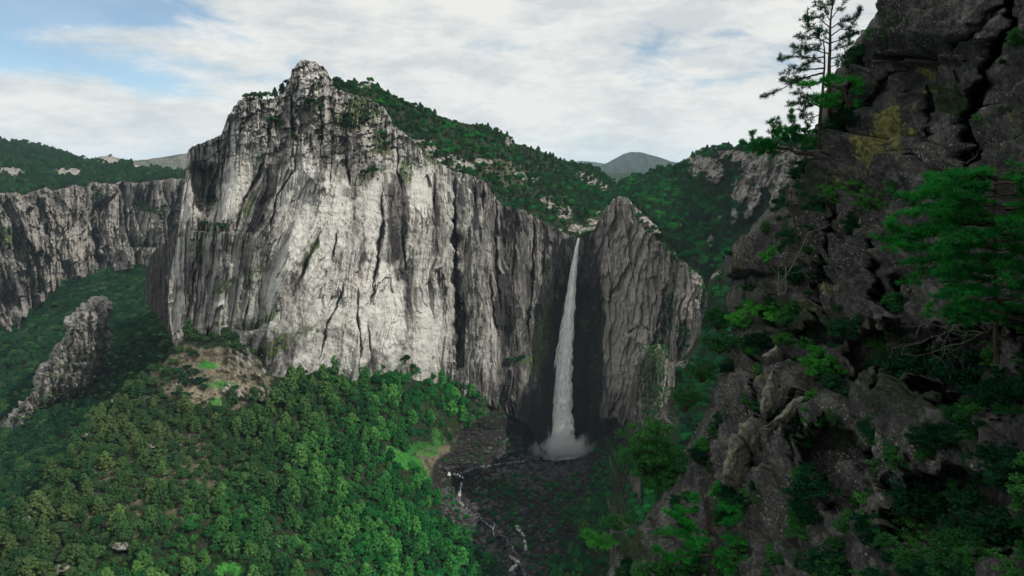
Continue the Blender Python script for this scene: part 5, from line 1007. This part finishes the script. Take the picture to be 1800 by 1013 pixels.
def fleckN(px, py):
    a = -0.1 + 2.2 * fbm(px / 38, py / 38, 0, 4, 89)
    for i, (x, y, rx, ry, k) in enumerate([(1660, 265, 50, 60, 1), (1440, 440, 60, 80, 1), (1500, 430, 60, 60, 1), (1300, 440, 40, 50, .9), (1280, 660, 50, 60, 1), (1370, 740, 60, 60, .9), (1560, 820, 90, 60, 1), (1480, 780, 60, 60, 1), (1640, 70, 90, 40, .7), (1560, 110, 40, 20, .8), (1720, 260, 60, 40, .9), (1230, 800, 40, 50, .8), (1370, 890, 30, 60, 1), (1620, 800, 90, 30, .9), (1590, 40, 30, 60, .8)]): a = np.maximum(a, (k + 0.6 * fbm(px / 25, py / 25, 0, 3, 90)) * ell(px, py, x, y, rx, ry, 0, i + 241, 0.8, 22))
    a = a - 0.9 * ell(px, py, 1600, 150, 60, 30, 0, 3, .3, 20) - .7 * ell(px, py, 1600, 230, 30, 60, 0, 3, .3, 20)
    return np.clip(a, 0, 1)
yN = lambda v: -700 + v * 1860.0
nv, nu = 940, 620; vN = np.linspace(0, 1, nv)[:, None]; uN = np.linspace(0, 1, nu)[None, :] ** 1.12
pyN = yN(vN) + 0 * uN; xe = edge(yN(vN)) + 3.0 * fbm(yN(vN) / 14, .5, 0, 4, 5); pxN = xe + (2300 - xe) * uN
bN = baseN(pxN, pyN); p0 = P(pxN, pyN, bN); tu = np.gradient(p0, axis=1); tv = np.gradient(p0, axis=0); nN = np.cross(tv, tu); nN /= np.linalg.norm(nN, axis=2)[..., None]
nN = nN * np.sign(-(nN * p0).sum(2))[..., None]; fade = sstep(0, 0.07, uN)[..., None]
ptsN = P(pxN, pyN, bulkN(pxN, pyN)) - nN * roughN(p0, bN)[..., None] * (0.10 + 0.90 * fade)
GYN = ptsN[..., 1]
def D_N(px, py):
    """distance of the finished crag face at a pixel of the design grid"""
    px, py = np.broadcast_arrays(np.asarray(px, float), np.asarray(py, float)); i = np.clip(((py + 700) / 1860 * (nv - 1)).astype(int), 0, nv - 1)
    u = np.clip((px - xe[i, 0]) / (2300 - xe[i, 0]), 0, 1) ** (1 / 1.12); return GYN[i, np.clip((u * (nu - 1)).astype(int), 0, nu - 1)]
aN = dict(lichen=lichenN(pxN, pyN), moss=mossN(pxN, pyN), fleck=fleckN(pxN, pyN)); full = ptsN
for dx, dy in ((0.6, 0.5), (2.5, 3.0), (8, 9), (22, 18)): full = np.concatenate([(full[:, 0] + [dx, dy, 0])[:, None], full], 1); aN = {k: np.concatenate([a[:, :1], a], 1) for k, a in aN.items()}
for dy, dz in ((8, -1), (30, 3)): full = np.concatenate([(full[0] + [0, dy, -dz])[None], full], 0); aN = {k: np.concatenate([a[:1], a], 0) for k, a in aN.items()}
o = obj('cliff', mesh('cliff', full.reshape(-1, 3), grid_faces(*full.shape[:2])[:, ::-1], M['crag'], aN)); o['kind'] = 'structure'
tag(o, 'near dark crag covered in pale lichen flecks filling the right side', 'cliff')

M['lichen_rock'] = bmat('lichened_boulder', (0.04, 0.038, 0.034), (0.20, 0.19, 0.16), 2.4, (0.17, 0.18, 0.07))
def near_rock(outline, off, th, lb, seed):
    L = np.array(outline, float); c = L.mean(0); D = float(D_N(c[:1], c[1:])[0]) - off
    o = traced_rock('boulder', outline, D, th, M['lichen_rock'], 140, 40, seed, 0.12, facet=2.2, streak=1.4, jagk=2.0); tag(o, lb, 'boulder')
near_rock([(1300, 745), (1318, 742), (1335, 760), (1346, 790), (1345, 815), (1330, 828), (1326, 800), (1312, 776), (1296, 764)], 0.6, 1.2, 'curved slab of rock leaning over the mossy block', 5)
near_rock([(1290, 762), (1308, 776), (1322, 806), (1320, 850), (1308, 872), (1285, 868), (1268, 840), (1276, 800)], 0.8, 1.4, 'yellow lichened upright block below the curved slab', 6)
near_rock([(1356, 652), (1368, 668), (1380, 692), (1398, 700), (1372, 724), (1345, 742), (1336, 728), (1342, 690)], 0.8, 1.3, 'pointed grey boulder with olive lichen', 7)
near_rock([(1425, 688), (1432, 694), (1412, 724), (1386, 748), (1350, 764), (1338, 752), (1360, 738), (1392, 706)], 0.8, 1.0, 'long slab under the pointed boulder', 8)
near_rock([(1356, 612), (1366, 606), (1378, 618), (1372, 640), (1352, 645), (1340, 628)], 0.6, 1.0, 'small angular boulder above the pointed one', 9)
near_rock([(1538, 557), (1552, 556), (1560, 568), (1552, 582), (1540, 580)], 0.4, 0.6, 'small pinkish grey stone wedged beneath the dark cleft', 10)

# ------------------------------------------------------------------ plants of the near crag
def needle_tufts(C, Dr, L, n, w, g, flat=1.0, spread=0.9):
    """radiating needles at each tuft centre"""
    m = len(C); d = g.normal(size=(m, n, 3)) * [1, 1, flat]; d /= np.linalg.norm(d, axis=2)[..., None]
    d = d * spread + Dr[:, None] * 0.75 + [0, 0, 0.15]; d /= np.linalg.norm(d, axis=2)[..., None]; d = d.reshape(-1, 3)
    c = np.repeat(C, n, 0); ln = (L * (0.7 + 0.5 * g.random(len(c))))[:, None]; s = np.cross(d, g.normal(size=d.shape)); s /= np.linalg.norm(s, axis=1)[:, None]; s = s * w * 0.5
    v = np.stack([c - s, c + s, c + d * ln + s * 0.6, c + d * ln - s * 0.6], 1).reshape(-1, 3); return v, np.arange(len(v)).reshape(-1, 4)
def pine_near(name, label, D, trunks, branches, seed, L=0.24, n=16, w=0.022, twig=0.9, dens=0.16, flat=0.8, flatb=0.35, mat='needles', dscale=1.0, start=0.25, group=None):
    g = np.random.default_rng(seed); T = Geo(); TC = []; TD = []
    base = P(trunks[0][0][0][0], trunks[0][0][0][1], D)
    for path, r0, r1 in trunks:
        p = np.array([P(a[0], a[1], D + (a[2] if len(a) > 2 else 0)) for a in path]); t = np.linspace(0, 1, len(p)); tt = np.linspace(0, 1, len(p) * 4); q = np.stack([np.interp(tt, t, p[:, i]) for i in range(3)], 1)
        q = q + 0.06 * np.stack([fbm(tt * 6, seed, 0, 2, 3), fbm(tt * 6, seed + 4, 0, 2, 5), 0 * tt], 1); T.add(tube(q - base, np.linspace(r0, r1, len(q)), 8))
    for path in branches:
        dz = g.normal() * dscale * 0.6; jx = g.normal(size=(len(path), 2)) * np.linspace(0, 4, len(path))[:, None] * dscale; path = [(a[0] + j[0], a[1] + j[1] * 1.2, *a[2:]) for a, j in zip(path, jx)]; p = np.array([P(a[0], a[1], D + (a[2] if len(a) > 2 else dz * i / (len(path) - 1))) for i, a in enumerate(path)]); seg = np.r_[0, np.cumsum(np.linalg.norm(np.diff(p, axis=0), axis=1))]
        m = max(4, int(seg[-1] / 0.18)); s = np.linspace(0, seg[-1], m); q = np.stack([np.interp(s, seg, p[:, i]) for i in range(3)], 1); q = q + 0.10 * np.stack([fbm(s * 1.3, seed + s[-1], 0, 2, 7), fbm(s * 1.1, 3.3, 0, 2, 8), fbm(s * 1.5, 9.3, 0, 2, 9)], 1)
        rb = 0.012 + 0.016 * seg[-1]; T.add(tube(q - base, np.linspace(rb, 0.010, m), 5)); bd = np.gradient(q, axis=0); bd /= np.linalg.norm(bd, axis=1)[:, None]
        for i in range(int(m * start), m):
            for k in range(2):
                if g.random() > 0.72: continue
                side = (1 if k else -1); d = bd[i] * 0.7 + side * np.cross(bd[i], [0, 0, 1]) * (0.5 + 0.5 * g.random()) + g.normal(size=3) * [0.25, 0.25, flatb] + [0, 0, 0.12]; d /= np.linalg.norm(d)
                ln = twig * (0.35 + 0.65 * g.random()) * (1.0 - 0.55 * i / m); e = q[i] + d * ln; T.add(tube(np.array([q[i], (q[i] + e) / 2 + [0, 0, 0.03], e]) - base, [0.012, 0.009, 0.005], 3))
                for u in np.arange(ln * 0.35, ln + 1e-6, dens): TC.append(q[i] + d * u + g.normal(size=3) * 0.03); TD.append(d)
        TC.append(q[-1]); TD.append(bd[-1])
    e = empty(name, base.tolist()); TC = np.array(TC) - base; TD = np.array(TD)
    obj('trunk', T.mesh('trunk', M['bark']), e); obj('crown', Geo().add(needle_tufts(TC, TD, L, n, w, g, flat)).mesh('crown', M[mat], False), e)
    return tag(e, label, 'tree', group)
pine_near('pine_tree', 'tall gnarled pine standing dark against the sky on the crag edge', 58,
  [([(1458, 205), (1457, 150), (1458, 110), (1459, 70), (1459, 40), (1463, 15), (1466, -6)], 0.19, 0.03), ([(1440, 262, 1), (1441, 215), (1445, 170), (1448, 130), (1450, 95), (1447, 68)], 0.17, 0.04)],
  [[(1448, 128), (1425, 134), (1400, 143), (1375, 158), (1350, 172)], [(1447, 120), (1415, 126), (1392, 124), (1372, 130)], [(1449, 100), (1425, 104), (1400, 96), (1385, 104)], [(1458, 95), (1430, 88), (1408, 92), (1394, 84)], [(1458, 78), (1438, 66), (1420, 70), (1402, 66)],
   [(1459, 60), (1440, 48), (1424, 46), (1414, 34)], [(1459, 50), (1438, 34), (1421, 28)], [(1460, 40), (1448, 22), (1440, 18)], [(1461, 32), (1470, 20), (1480, 8), (1492, -4)], [(1461, 22), (1455, 8), (1446, 0)], [(1460, 50), (1476, 42), (1492, 34), (1512, 30)], [(1459, 64), (1478, 56), (1496, 52), (1512, 44)],
   [(1459, 76), (1476, 72), (1490, 64), (1506, 60)], [(1458, 90), (1474, 86), (1488, 82), (1500, 74)], [(1458, 104), (1472, 98), (1484, 100), (1496, 92)], [(1458, 118), (1470, 112), (1482, 108)], [(1448, 112), (1436, 112), (1420, 116), (1408, 118)], [(1457, 70), (1446, 58), (1436, 56)], [(1450, 90), (1434, 78), (1418, 78)],
   [(1463, 16), (1460, 2), (1464, -12)], [(1446, 140), (1424, 148), (1404, 150), (1388, 158)], [(1444, 180), (1424, 186), (1410, 182), (1398, 190)], [(1443, 200), (1420, 204), (1402, 200)], [(1445, 170), (1430, 166), (1416, 170)], [(1443, 190), (1420, 176), (1400, 168)]],
  301, 0.27, 15, 0.034, 1.15, 0.17, 0.9, 0.35, 'dark_needles', 1.6)
pine_near('pine_tree', 'crooked low pine leaning out left beneath the tall one', 60,
  [([(1436, 272), (1420, 270), (1402, 270), (1388, 262), (1372, 262), (1356, 258)], 0.22, 0.06)],
  [[(1402, 268), (1394, 246), (1386, 228), (1378, 208)], [(1392, 262), (1380, 244), (1370, 222)], [(1380, 260), (1364, 244), (1352, 230)], [(1370, 262), (1352, 252), (1336, 244)], [(1358, 258), (1340, 254), (1322, 250), (1304, 252)], [(1410, 268), (1408, 248), (1404, 226)], [(1398, 262), (1412, 240), (1420, 222)], [(1386, 262), (1372, 268), (1356, 268), (1340, 262)], [(1366, 260), (1348, 262), (1328, 262), (1312, 258)], [(1394, 250), (1396, 230), (1390, 212)], [(1376, 246), (1362, 232), (1350, 222)], [(1402, 262), (1416, 254), (1430, 246)]],
  302, 0.30, 20, 0.04, 1.1, 0.13, 0.8, 0.4, 'needles', 1.8)
pine_near('pine_tree', 'spreading dark pine with green upper boughs behind the tall pine foot', 57,
  [([(1492, 190), (1485, 165), (1480, 148)], 0.14, 0.04)],
  [[(1485, 160), (1460, 152), (1436, 150), (1414, 160)], [(1484, 152), (1466, 140), (1450, 138)], [(1486, 168), (1466, 172), (1444, 168), (1424, 172)], [(1484, 150), (1500, 140), (1516, 140)], [(1488, 175), (1470, 186), (1450, 188), (1430, 190)], [(1486, 160), (1506, 158), (1520, 166)], [(1488, 178), (1504, 184), (1514, 196)]],
  303, 0.28, 20, 0.038, 1.1, 0.13, 0.7, 0.25, 'needles', 1.6)
pine_near('pine_tree', 'big pine with bright green layered boughs in front of the crag', 27,
  [([(1752, 640), (1750, 600), (1748, 520), (1750, 440), (1746, 380), (1752, 320), (1750, 285)], 0.10, 0.03)],
  [[(1750, 318), (1724, 306), (1700, 312), (1676, 322)], [(1750, 330), (1712, 330), (1670, 332), (1630, 330)], [(1748, 345), (1700, 345), (1655, 344), (1618, 350), (1596, 352)], [(1748, 362), (1710, 360), (1660, 364), (1610, 362), (1580, 356)], [(1748, 380), (1700, 376), (1640, 378), (1590, 380), (1560, 392)],
   [(1748, 396), (1700, 396), (1650, 402), (1600, 398), (1572, 400)], [(1748, 412), (1690, 410), (1630, 420), (1580, 424), (1552, 422)], [(1748, 430), (1700, 432), (1640, 438), (1590, 436), (1558, 440)], [(1749, 450), (1690, 450), (1630, 458), (1586, 470)], [(1749, 470), (1690, 478), (1640, 484), (1600, 500)], [(1750, 300), (1770, 290), (1796, 300)],
   [(1750, 315), (1780, 312), (1820, 318)], [(1750, 340), (1790, 336), (1830, 344)], [(1750, 362), (1786, 366), (1830, 366)], [(1750, 390), (1790, 386), (1836, 392)], [(1750, 412), (1780, 416), (1826, 412)], [(1750, 440), (1790, 440), (1830, 446)], [(1750, 466), (1790, 470), (1830, 474)], [(1749, 490), (1710, 500), (1670, 512), (1640, 530)], [(1749, 500), (1780, 506), (1820, 514)],
   *[[(1749, yy, 0), (1749 + sx * .4, yy - 4, -1.1 * f), (1749 + sx * .75, yy - 2, -1.9 * f), (1749 + sx, yy + 6, -2.4 * f)] for yy, sx, f in [(300 + 10.2 * i + (i * 37) % 9, (-1) ** i * (60 + (i * 53) % 110), 0.4 + ((i * 29) % 10) / 10) for i in range(26)]],
   [(1749, 350, -2.0), (1720, 352, -1.6), (1690, 360, -2.2)], [(1749, 400, 0), (1730, 410, -1.6), (1700, 420, -2.6)], [(1749, 450, 0), (1760, 460, -1.6), (1770, 480, -2.6)], [(1748, 378, 0), (1770, 384, -1.5), (1790, 400, -2.4)], [(1749, 520), (1700, 540), (1650, 556)], [(1749, 530), (1780, 540), (1816, 552)]],
  304, 0.21, 18, 0.026, 1.0, 0.085, 0.45, 0.10, 'needles', 1.2)
pine_near('pine_tree', 'layered pine at the bottom edge left of centre of the crag', 44,
  [([(1290, 1040), (1262, 990), (1245, 940), (1238, 890), (1232, 862)], 0.16, 0.03)],
  [[(1250, 960), (1220, 950), (1190, 940), (1160, 930)], [(1246, 940), (1214, 926), (1180, 910)], [(1242, 915), (1216, 900), (1192, 886)], [(1238, 890), (1220, 876), (1208, 866)], [(1240, 900), (1262, 892), (1290, 884)], [(1244, 925), (1270, 920), (1304, 910)], [(1250, 950), (1280, 950), (1316, 936)], [(1256, 975), (1220, 980), (1180, 980), (1150, 970)], [(1262, 990), (1230, 1006), (1190, 1012)], [(1260, 980), (1300, 984), (1336, 970)], [(1236, 880), (1250, 866), (1262, 856)], [(1270, 1000), (1310, 1008), (1350, 1000)], [(1250, 950, -1), (1236, 952, -2), (1216, 966, -3)], [(1256, 970, -1), (1270, 975, -2), (1284, 990, -3)]],
  305, 0.24, 20, 0.034, 1.1, 0.11, 0.6, 0.15, 'needles', 1.2)
pine_near('pine_tree', 'small layered pine growing from the crag face beneath the crooked pine', 54,
  [([(1402, 440), (1398, 400), (1392, 360), (1392, 335)], 0.10, 0.03)],
  [[(1394, 360), (1380, 356), (1366, 362)], [(1394, 350), (1412, 342), (1428, 346)], [(1396, 380), (1380, 382), (1362, 392)], [(1396, 372), (1416, 370), (1438, 376)], [(1392, 340), (1400, 330), (1412, 326)], [(1398, 400), (1382, 408), (1366, 420)], [(1398, 396), (1416, 398), (1430, 404)], [(1392, 342), (1382, 334), (1374, 336)], [(1400, 415), (1386, 425), (1374, 440)]],
  306, 0.26, 18, 0.036, 0.9, 0.12, 0.6, 0.15, 'dark_needles', 1.2)

def bush_mesh(seed, mat, n=60, k=60, leaf=0.095, shape=(1, 1, 0.8), airy=0.0, flatk=0.6):
    """a leafy bush of unit radius: leaf clumps on forking stems, foot at the origin"""
    g = np.random.default_rng(seed); C = []; N = []; S = Geo()
    for i in range(n):
        d = g.normal(size=3); d /= np.linalg.norm(d); d[2] = d[2] * 0.8 + 0.25; c = d * np.array(shape) * (0.40 + 0.55 * g.random()) * (1 + 0.55 * float(fbm(d[0] * 1.6 + seed, d[1] * 1.6 + d[2], 0, 2, seed))) + [0, 0, 0.60 * shape[2]]
        s = (0.15 + 0.14 * g.random()) * (1 - airy * 0.3); q = g.normal(size=(k, 3)); q /= np.linalg.norm(q, axis=1)[:, None]; q = q * (0.35 + 0.65 * g.random((k, 1))) * s * [1.25, 1.25, flatk]
        C.append(c + q); N.append(q * 0.6 + np.array([0, 0, 0.5 * s]) + g.normal(size=(k, 3)) * 0.45 * s)
        if i % 3 == 0:
            m_ = c * 0.5 + g.normal(size=3) * 0.08; S.add(tube([[0, 0, -0.12], m_ * [1, 1, .8], c], [0.028, 0.018, 0.006], 4))
    C = np.vstack(C); N = np.vstack(N); return Geo().add(quads(C, N, leaf * (0.6 + 0.7 * g.random(len(C))), 0.8)).mesh('foliage', M[mat], False), S.mesh('stem', M['bark'])
BU = {'b': [bush_mesh(s, 'bush') for s in (1, 2, 3)], 'B': [bush_mesh(s, 'bright', 56, 70) for s in (4, 5)], 'd': [bush_mesh(s, 'dark_leaf', 50, 55, 0.10) for s in (6, 7, 8)],
      'f': [bush_mesh(s, 'bright', 46, 80, 0.08, (1.3, 1.0, 0.35), 0.5, 0.3) for s in (9,)], 'a': [bush_mesh(s, 'bush', 80, 40, 0.07, (1, 1, 0.85), 1.0) for s in (10, 11)], 'A': [bush_mesh(12, 'bush', 120, 80, 0.06, (1, 1, 0.95), 0.6)]}
cnt = {}
def bush(px, py, r, kind, lb, name='shrub', off=None, D=None, sq=1.0, cat=None):
    if D is None: D = float(D_N(np.array([float(max(px, edge(py) + 4))]), np.array([float(py)]))[0]) - (r / F * 45 * 0.5 if off is None else off)
    s = r / F * D; q = P(px, py + r * 0.62 * sq, D); cnt[kind] = cnt.get(kind, 0) + 1; fo, st = BU[kind][cnt[kind] % len(BU[kind])]
    e = empty(name, q.tolist()); e.scale = (s, s, s * sq); e.rotation_euler = (0.1 * math.sin(px), 0.1 * math.cos(py), px * 1.37)
    obj('stem', st, e); obj('foliage', fo, e); tag(e, lb, cat or name.split('_')[-1], 'shrubs growing on the near crag')
for b in [
  (1440, 640, 40, 'B', 'bright green round bush on the crag above the dark hollow'), (1352, 528, 46, 'f', 'flat-topped bright green bush at the middle left of the crag'), (1385, 552, 34, 'b', 'darker bush under the right side of the flat-topped one'),
  (1238, 782, 22, 'B', 'small bright bush on the rib above the layered pine'), (1222, 818, 34, 'b', 'loose green bush below the small bright one'), (1560, 905, 62, 'a', 'airy light green bush at the bottom of the crag'), (1500, 920, 40, 'a', 'loose bush at the left of the airy light green one'),
  (1610, 930, 50, 'a', 'airy bush right of the light green one at the bottom'), (1290, 985, 46, 'b', 'green bush at the bottom edge under the layered pine'), (1420, 850, 46, 'd', 'dark bush in the shade right of the lichened blocks'), (1372, 985, 44, 'b', 'bush at the bottom edge right of the layered pine'),
  (1450, 985, 46, 'd', 'dark bush at the bottom edge between two green ones'), (1150, 1000, 46, 'b', 'green bush at the bottom edge beside the river view'), (1212, 1000, 44, 'a', 'loose bush at the bottom edge under the dead twigs'),
  (1480, 345, 40, 'a', 'thin olive shrub below the yellow lichen streak'), (1530, 352, 36, 'a', 'thin shrub between the yellow lichen and the big pine'), (1510, 400, 34, 'd', 'dark shrub on the ledge below the thin olive one'), (1390, 415, 26, 'b', 'bush beside the small layered pine'), (1362, 450, 28, 'B', 'bright shrub at the foot of the small layered pine'),
  (1576, 4, 26, 'b', 'green shrub on the skyline at the top of the crag'), (1592, 32, 20, 'b', 'shrub just below the skyline one'), (1568, 62, 20, 'b', 'bush on the top edge under the skyline shrub'), (1520, 88, 26, 'd', 'dark shrub on the crag edge right of the tall pine'), (1506, 110, 24, 'd', 'dark shrub halfway down the crag edge beside the tall pine'),
  (1532, 60, 16, 'b', 'little shrub on the crag edge level with the pine top'), (1500, 205, 32, 'd', 'dark shrub in the cleft right of the spreading pine'), (1462, 232, 32, 'd', 'dark shrub at the foot of the spreading pine'), (1420, 300, 32, 'd', 'dark bush on the crag edge under the crooked pine'), (1460, 290, 28, 'd', 'dark bush right of the one under the crooked pine'),
  (1605, 305, 20, 'b', 'small green shrub under the yellow lichen'), (1576, 330, 22, 'a', 'thin shrub left of the big pine boughs'), (1600, 640, 56, 'd', 'dark bush behind the dead branches'), (1690, 640, 60, 'd', 'dark bush beneath the big pine trunk'), (1770, 700, 66, 'd', 'dark bush at the right edge under the big pine'), (1560, 575, 32, 'b', 'bush below the dark cleft'),
  (1262, 560, 30, 'b', 'green bush outside the crag edge beneath the bellied rock'), (1266, 600, 30, 'b', 'green bush lower down outside the crag edge'), (1232, 650, 32, 'a', 'airy bush left of the crag edge halfway down'), (1205, 700, 34, 'a', 'airy grey green bush left of the crag edge'), (1300, 560, 30, 'B', 'bright bush under the bellied rock'),
  (1500, 690, 26, 'd', 'dark bush right of the round bright bush'), (1465, 672, 26, 'd', 'dark bush tucked under the round bright bush'), (1620, 870, 60, 'd', 'dark bush above the airy ones at the bottom'), (1740, 930, 76, 'd', 'largest dark bush at the bottom right'), (1690, 990, 60, 'b', 'bush at the bottom edge towards the right'), (1790, 830, 60, 'd', 'dark bush on the right edge above the bottom corner'),
  (1480, 575, 34, 'd', 'dark shrub left of the dark cleft'), (1340, 595, 26, 'd', 'dark shrub under the flat-topped bush'), (1228, 790, 18, 'd', 'dark tuft behind the small bright bush'), (1375, 660, 14, 'b', 'tiny shrub on the pointed boulder'), (1340, 690, 14, 'B', 'tiny bright shrub left of the pointed boulder'), (1540, 760, 34, 'd', 'dark shrub on the shaded rock in the lower middle'),
  (1400, 480, 30, 'd', 'dark scrub above the flat-topped bush'), (1440, 470, 24, 'd', 'dark scrub beside the lichened slab'), (1545, 820, 26, 'a', 'thin shrub above the airy light green bush'), (1650, 760, 40, 'd', 'dark shrub in the deepest shade of the lower right')]:
    bush(*b)
bush(1140, 800, 62, 'A', 'leafy green tree leaning out from the crag foot over the falls basin', 'oak_tree', D=56, sq=1.05)
bush(1172, 850, 44, 'A', 'lower leafy tree at the crag edge under the leaning one', 'oak_tree', D=55)
bush(1052, 935, 34, 'f', 'green bough reaching left over the river at the bottom', 'oak_tree', D=52)
bush(1090, 915, 26, 'b', 'small tree at the root of the reaching bough', 'oak_tree', D=53)

def scrub_on_crag(n):
    X = 1040 + 790 * rng.random(n * 30); Y = -20 + 1060 * rng.random(n * 30); c = 0.5 + 1.3 * fbm(X / 42, Y / 42, 0, 3, 97)
    w = np.clip(c - 0.45, 0, 1) * (0.5 + 0.9 * np.exp(-((X - edge(Y)) / 60.0) ** 2) + 0.7 * sstep(480, 640, Y) + 0.5 * np.clip(mossN(X, Y), 0, 1)) * (1 - np.clip(lichenN(X, Y) * 2, 0, 1)) * (X > edge(Y) + 3)
    w = np.where(((X > 1480) & (X < 1740) & (Y < 300)), w * 0.15, w)
    k = rng.random(n * 30) < w; X, Y = X[k][:n], Y[k][:n]; D = D_N(X, Y) - 0.15; q = P(X, Y, D)
    have = {o.data.name: o for o in scene.objects if o.name.startswith('foliage')}; ms = [BU[c][0][0] for c in 'bad'] + [BU['d'][1][0], BU['b'][1][0]]
    instances('crag_scrub', q, rng.random(len(X)) * 6.28, 0.25 + 0.75 * rng.random(len(X)) ** 2, rng.integers(0, 5, len(X)), [have[m_.name] for m_ in ms], 'small scrub and ferns rooted in the cracks of the near crag', 'scrub')
scrub_on_crag(420)
def dead_branches(name, label, D, roots, seed, depth=4, ln=0.9, r0=0.022, bias=(-1, 0, -0.1)):
    g = np.random.default_rng(seed); G = Geo(); base = P(roots[0][0], roots[0][1], D)
    def grow(p, d, l, r, k):
        n = 6; pts = [p]; q = p.copy(); dd = d.copy()
        for i in range(n): dd = dd + g.normal(size=3) * 0.22 + np.array(bias) * 0.03; dd /= np.linalg.norm(dd); q = q + dd * l / n; pts.append(q.copy())
        G.add(tube(np.array(pts) - base, np.linspace(r, r * 0.5, n + 1), 4))
        if k > 0:
            for j in range(g.integers(2, 4)):
                m = pts[g.integers(2, n + 1)]; e = dd + g.normal(size=3) * 0.75; e /= np.linalg.norm(e); grow(m, e, l * (0.55 + 0.3 * g.random()), r * 0.55, k - 1)
    for px, py, dx, dy in roots:
        if (px, py) != tuple(roots[0][:2]): G.add(tube(np.linspace(P(roots[0][0], roots[0][1], D), P(px, py, D), 5) + g.normal(size=(5, 3)) * [[0], [.06], [.08], [.06], [0]] - base, [r0] * 5, 4))
        d = P(px + dx, py + dy, D) - P(px, py, D); l = np.linalg.norm(d); grow(P(px, py, D), d / l, l, r0, depth)
    o = obj(name, G.mesh(name, M['dead']), None, base.tolist()); return tag(o, label, 'branch')
dead_branches('dead_branch', 'tangle of bare pale branches hanging under the big pine', 30, [(1735, 585, -60, -10), (1720, 560, -60, 20), (1700, 600, -70, 20), (1740, 560, -40, -40), (1690, 560, -60, 40), (1650, 590, -60, 20), (1770, 600, -20, 40), (1640, 570, -40, -30)], 5, 3, .9, 0.015, (-1, 0, -.3))
dead_branches('dead_branch', 'bare pale twigs at the crag edge over the river', 50, [(1105, 925, -20, -14), (1100, 935, -26, -2), (1104, 930, -14, 14)], 6, 3, .6, 0.022)
dead_branches('dead_branch', 'long thin bare branch reaching right over the lichened rock', 38, [(1665, 283, 36, 4), (1700, 288, 30, -8), (1665, 283, -14, -16)], 8, 1, .6, 0.028, (1, 0, 0))
dead_branches('dead_branch', 'bare stems rising beside the small layered pine', 50, [(1368, 520, 12, -60), (1380, 515, 10, -70), (1420, 410, 40, -20)], 9, 1, .6, 0.028, (0, 0, .4))
dead_branches('dead_branch', 'grey bare twigs among the shrubs left of the crag edge', 120, [(1165, 725, 16, 20), (1180, 745, -20, -18), (1150, 735, 24, 10)], 10, 3, .6, 0.055, (0, 0, .1))

# ------------------------------------------------------------------ haze
m, n = new_mat('haze'); v = n('ShaderNodeVolumePrincipled', {'Color': (0.62, 0.82, 1.0, 1), 'Density': 2.4e-5, 'Anisotropy': 0.0}); n.l.new(v.outputs[0], n('ShaderNodeOutputMaterial').inputs['Volume'])
x0, x1, y0, y1, z0, z1 = -27000, 27000, -1700, 26500, -860, 520
vs = [(x, y, z) for x in (x0, x1) for y in (y0, y1) for z in (z0, z1)]
o = obj('haze', mesh('haze', vs, np.array([[0, 1, 3, 2], [4, 6, 7, 5], [0, 4, 5, 1], [2, 3, 7, 6], [0, 2, 6, 4], [1, 5, 7, 3]]), m)); tag(o, 'pale blue haze over the distance', 'haze', kind='stuff')
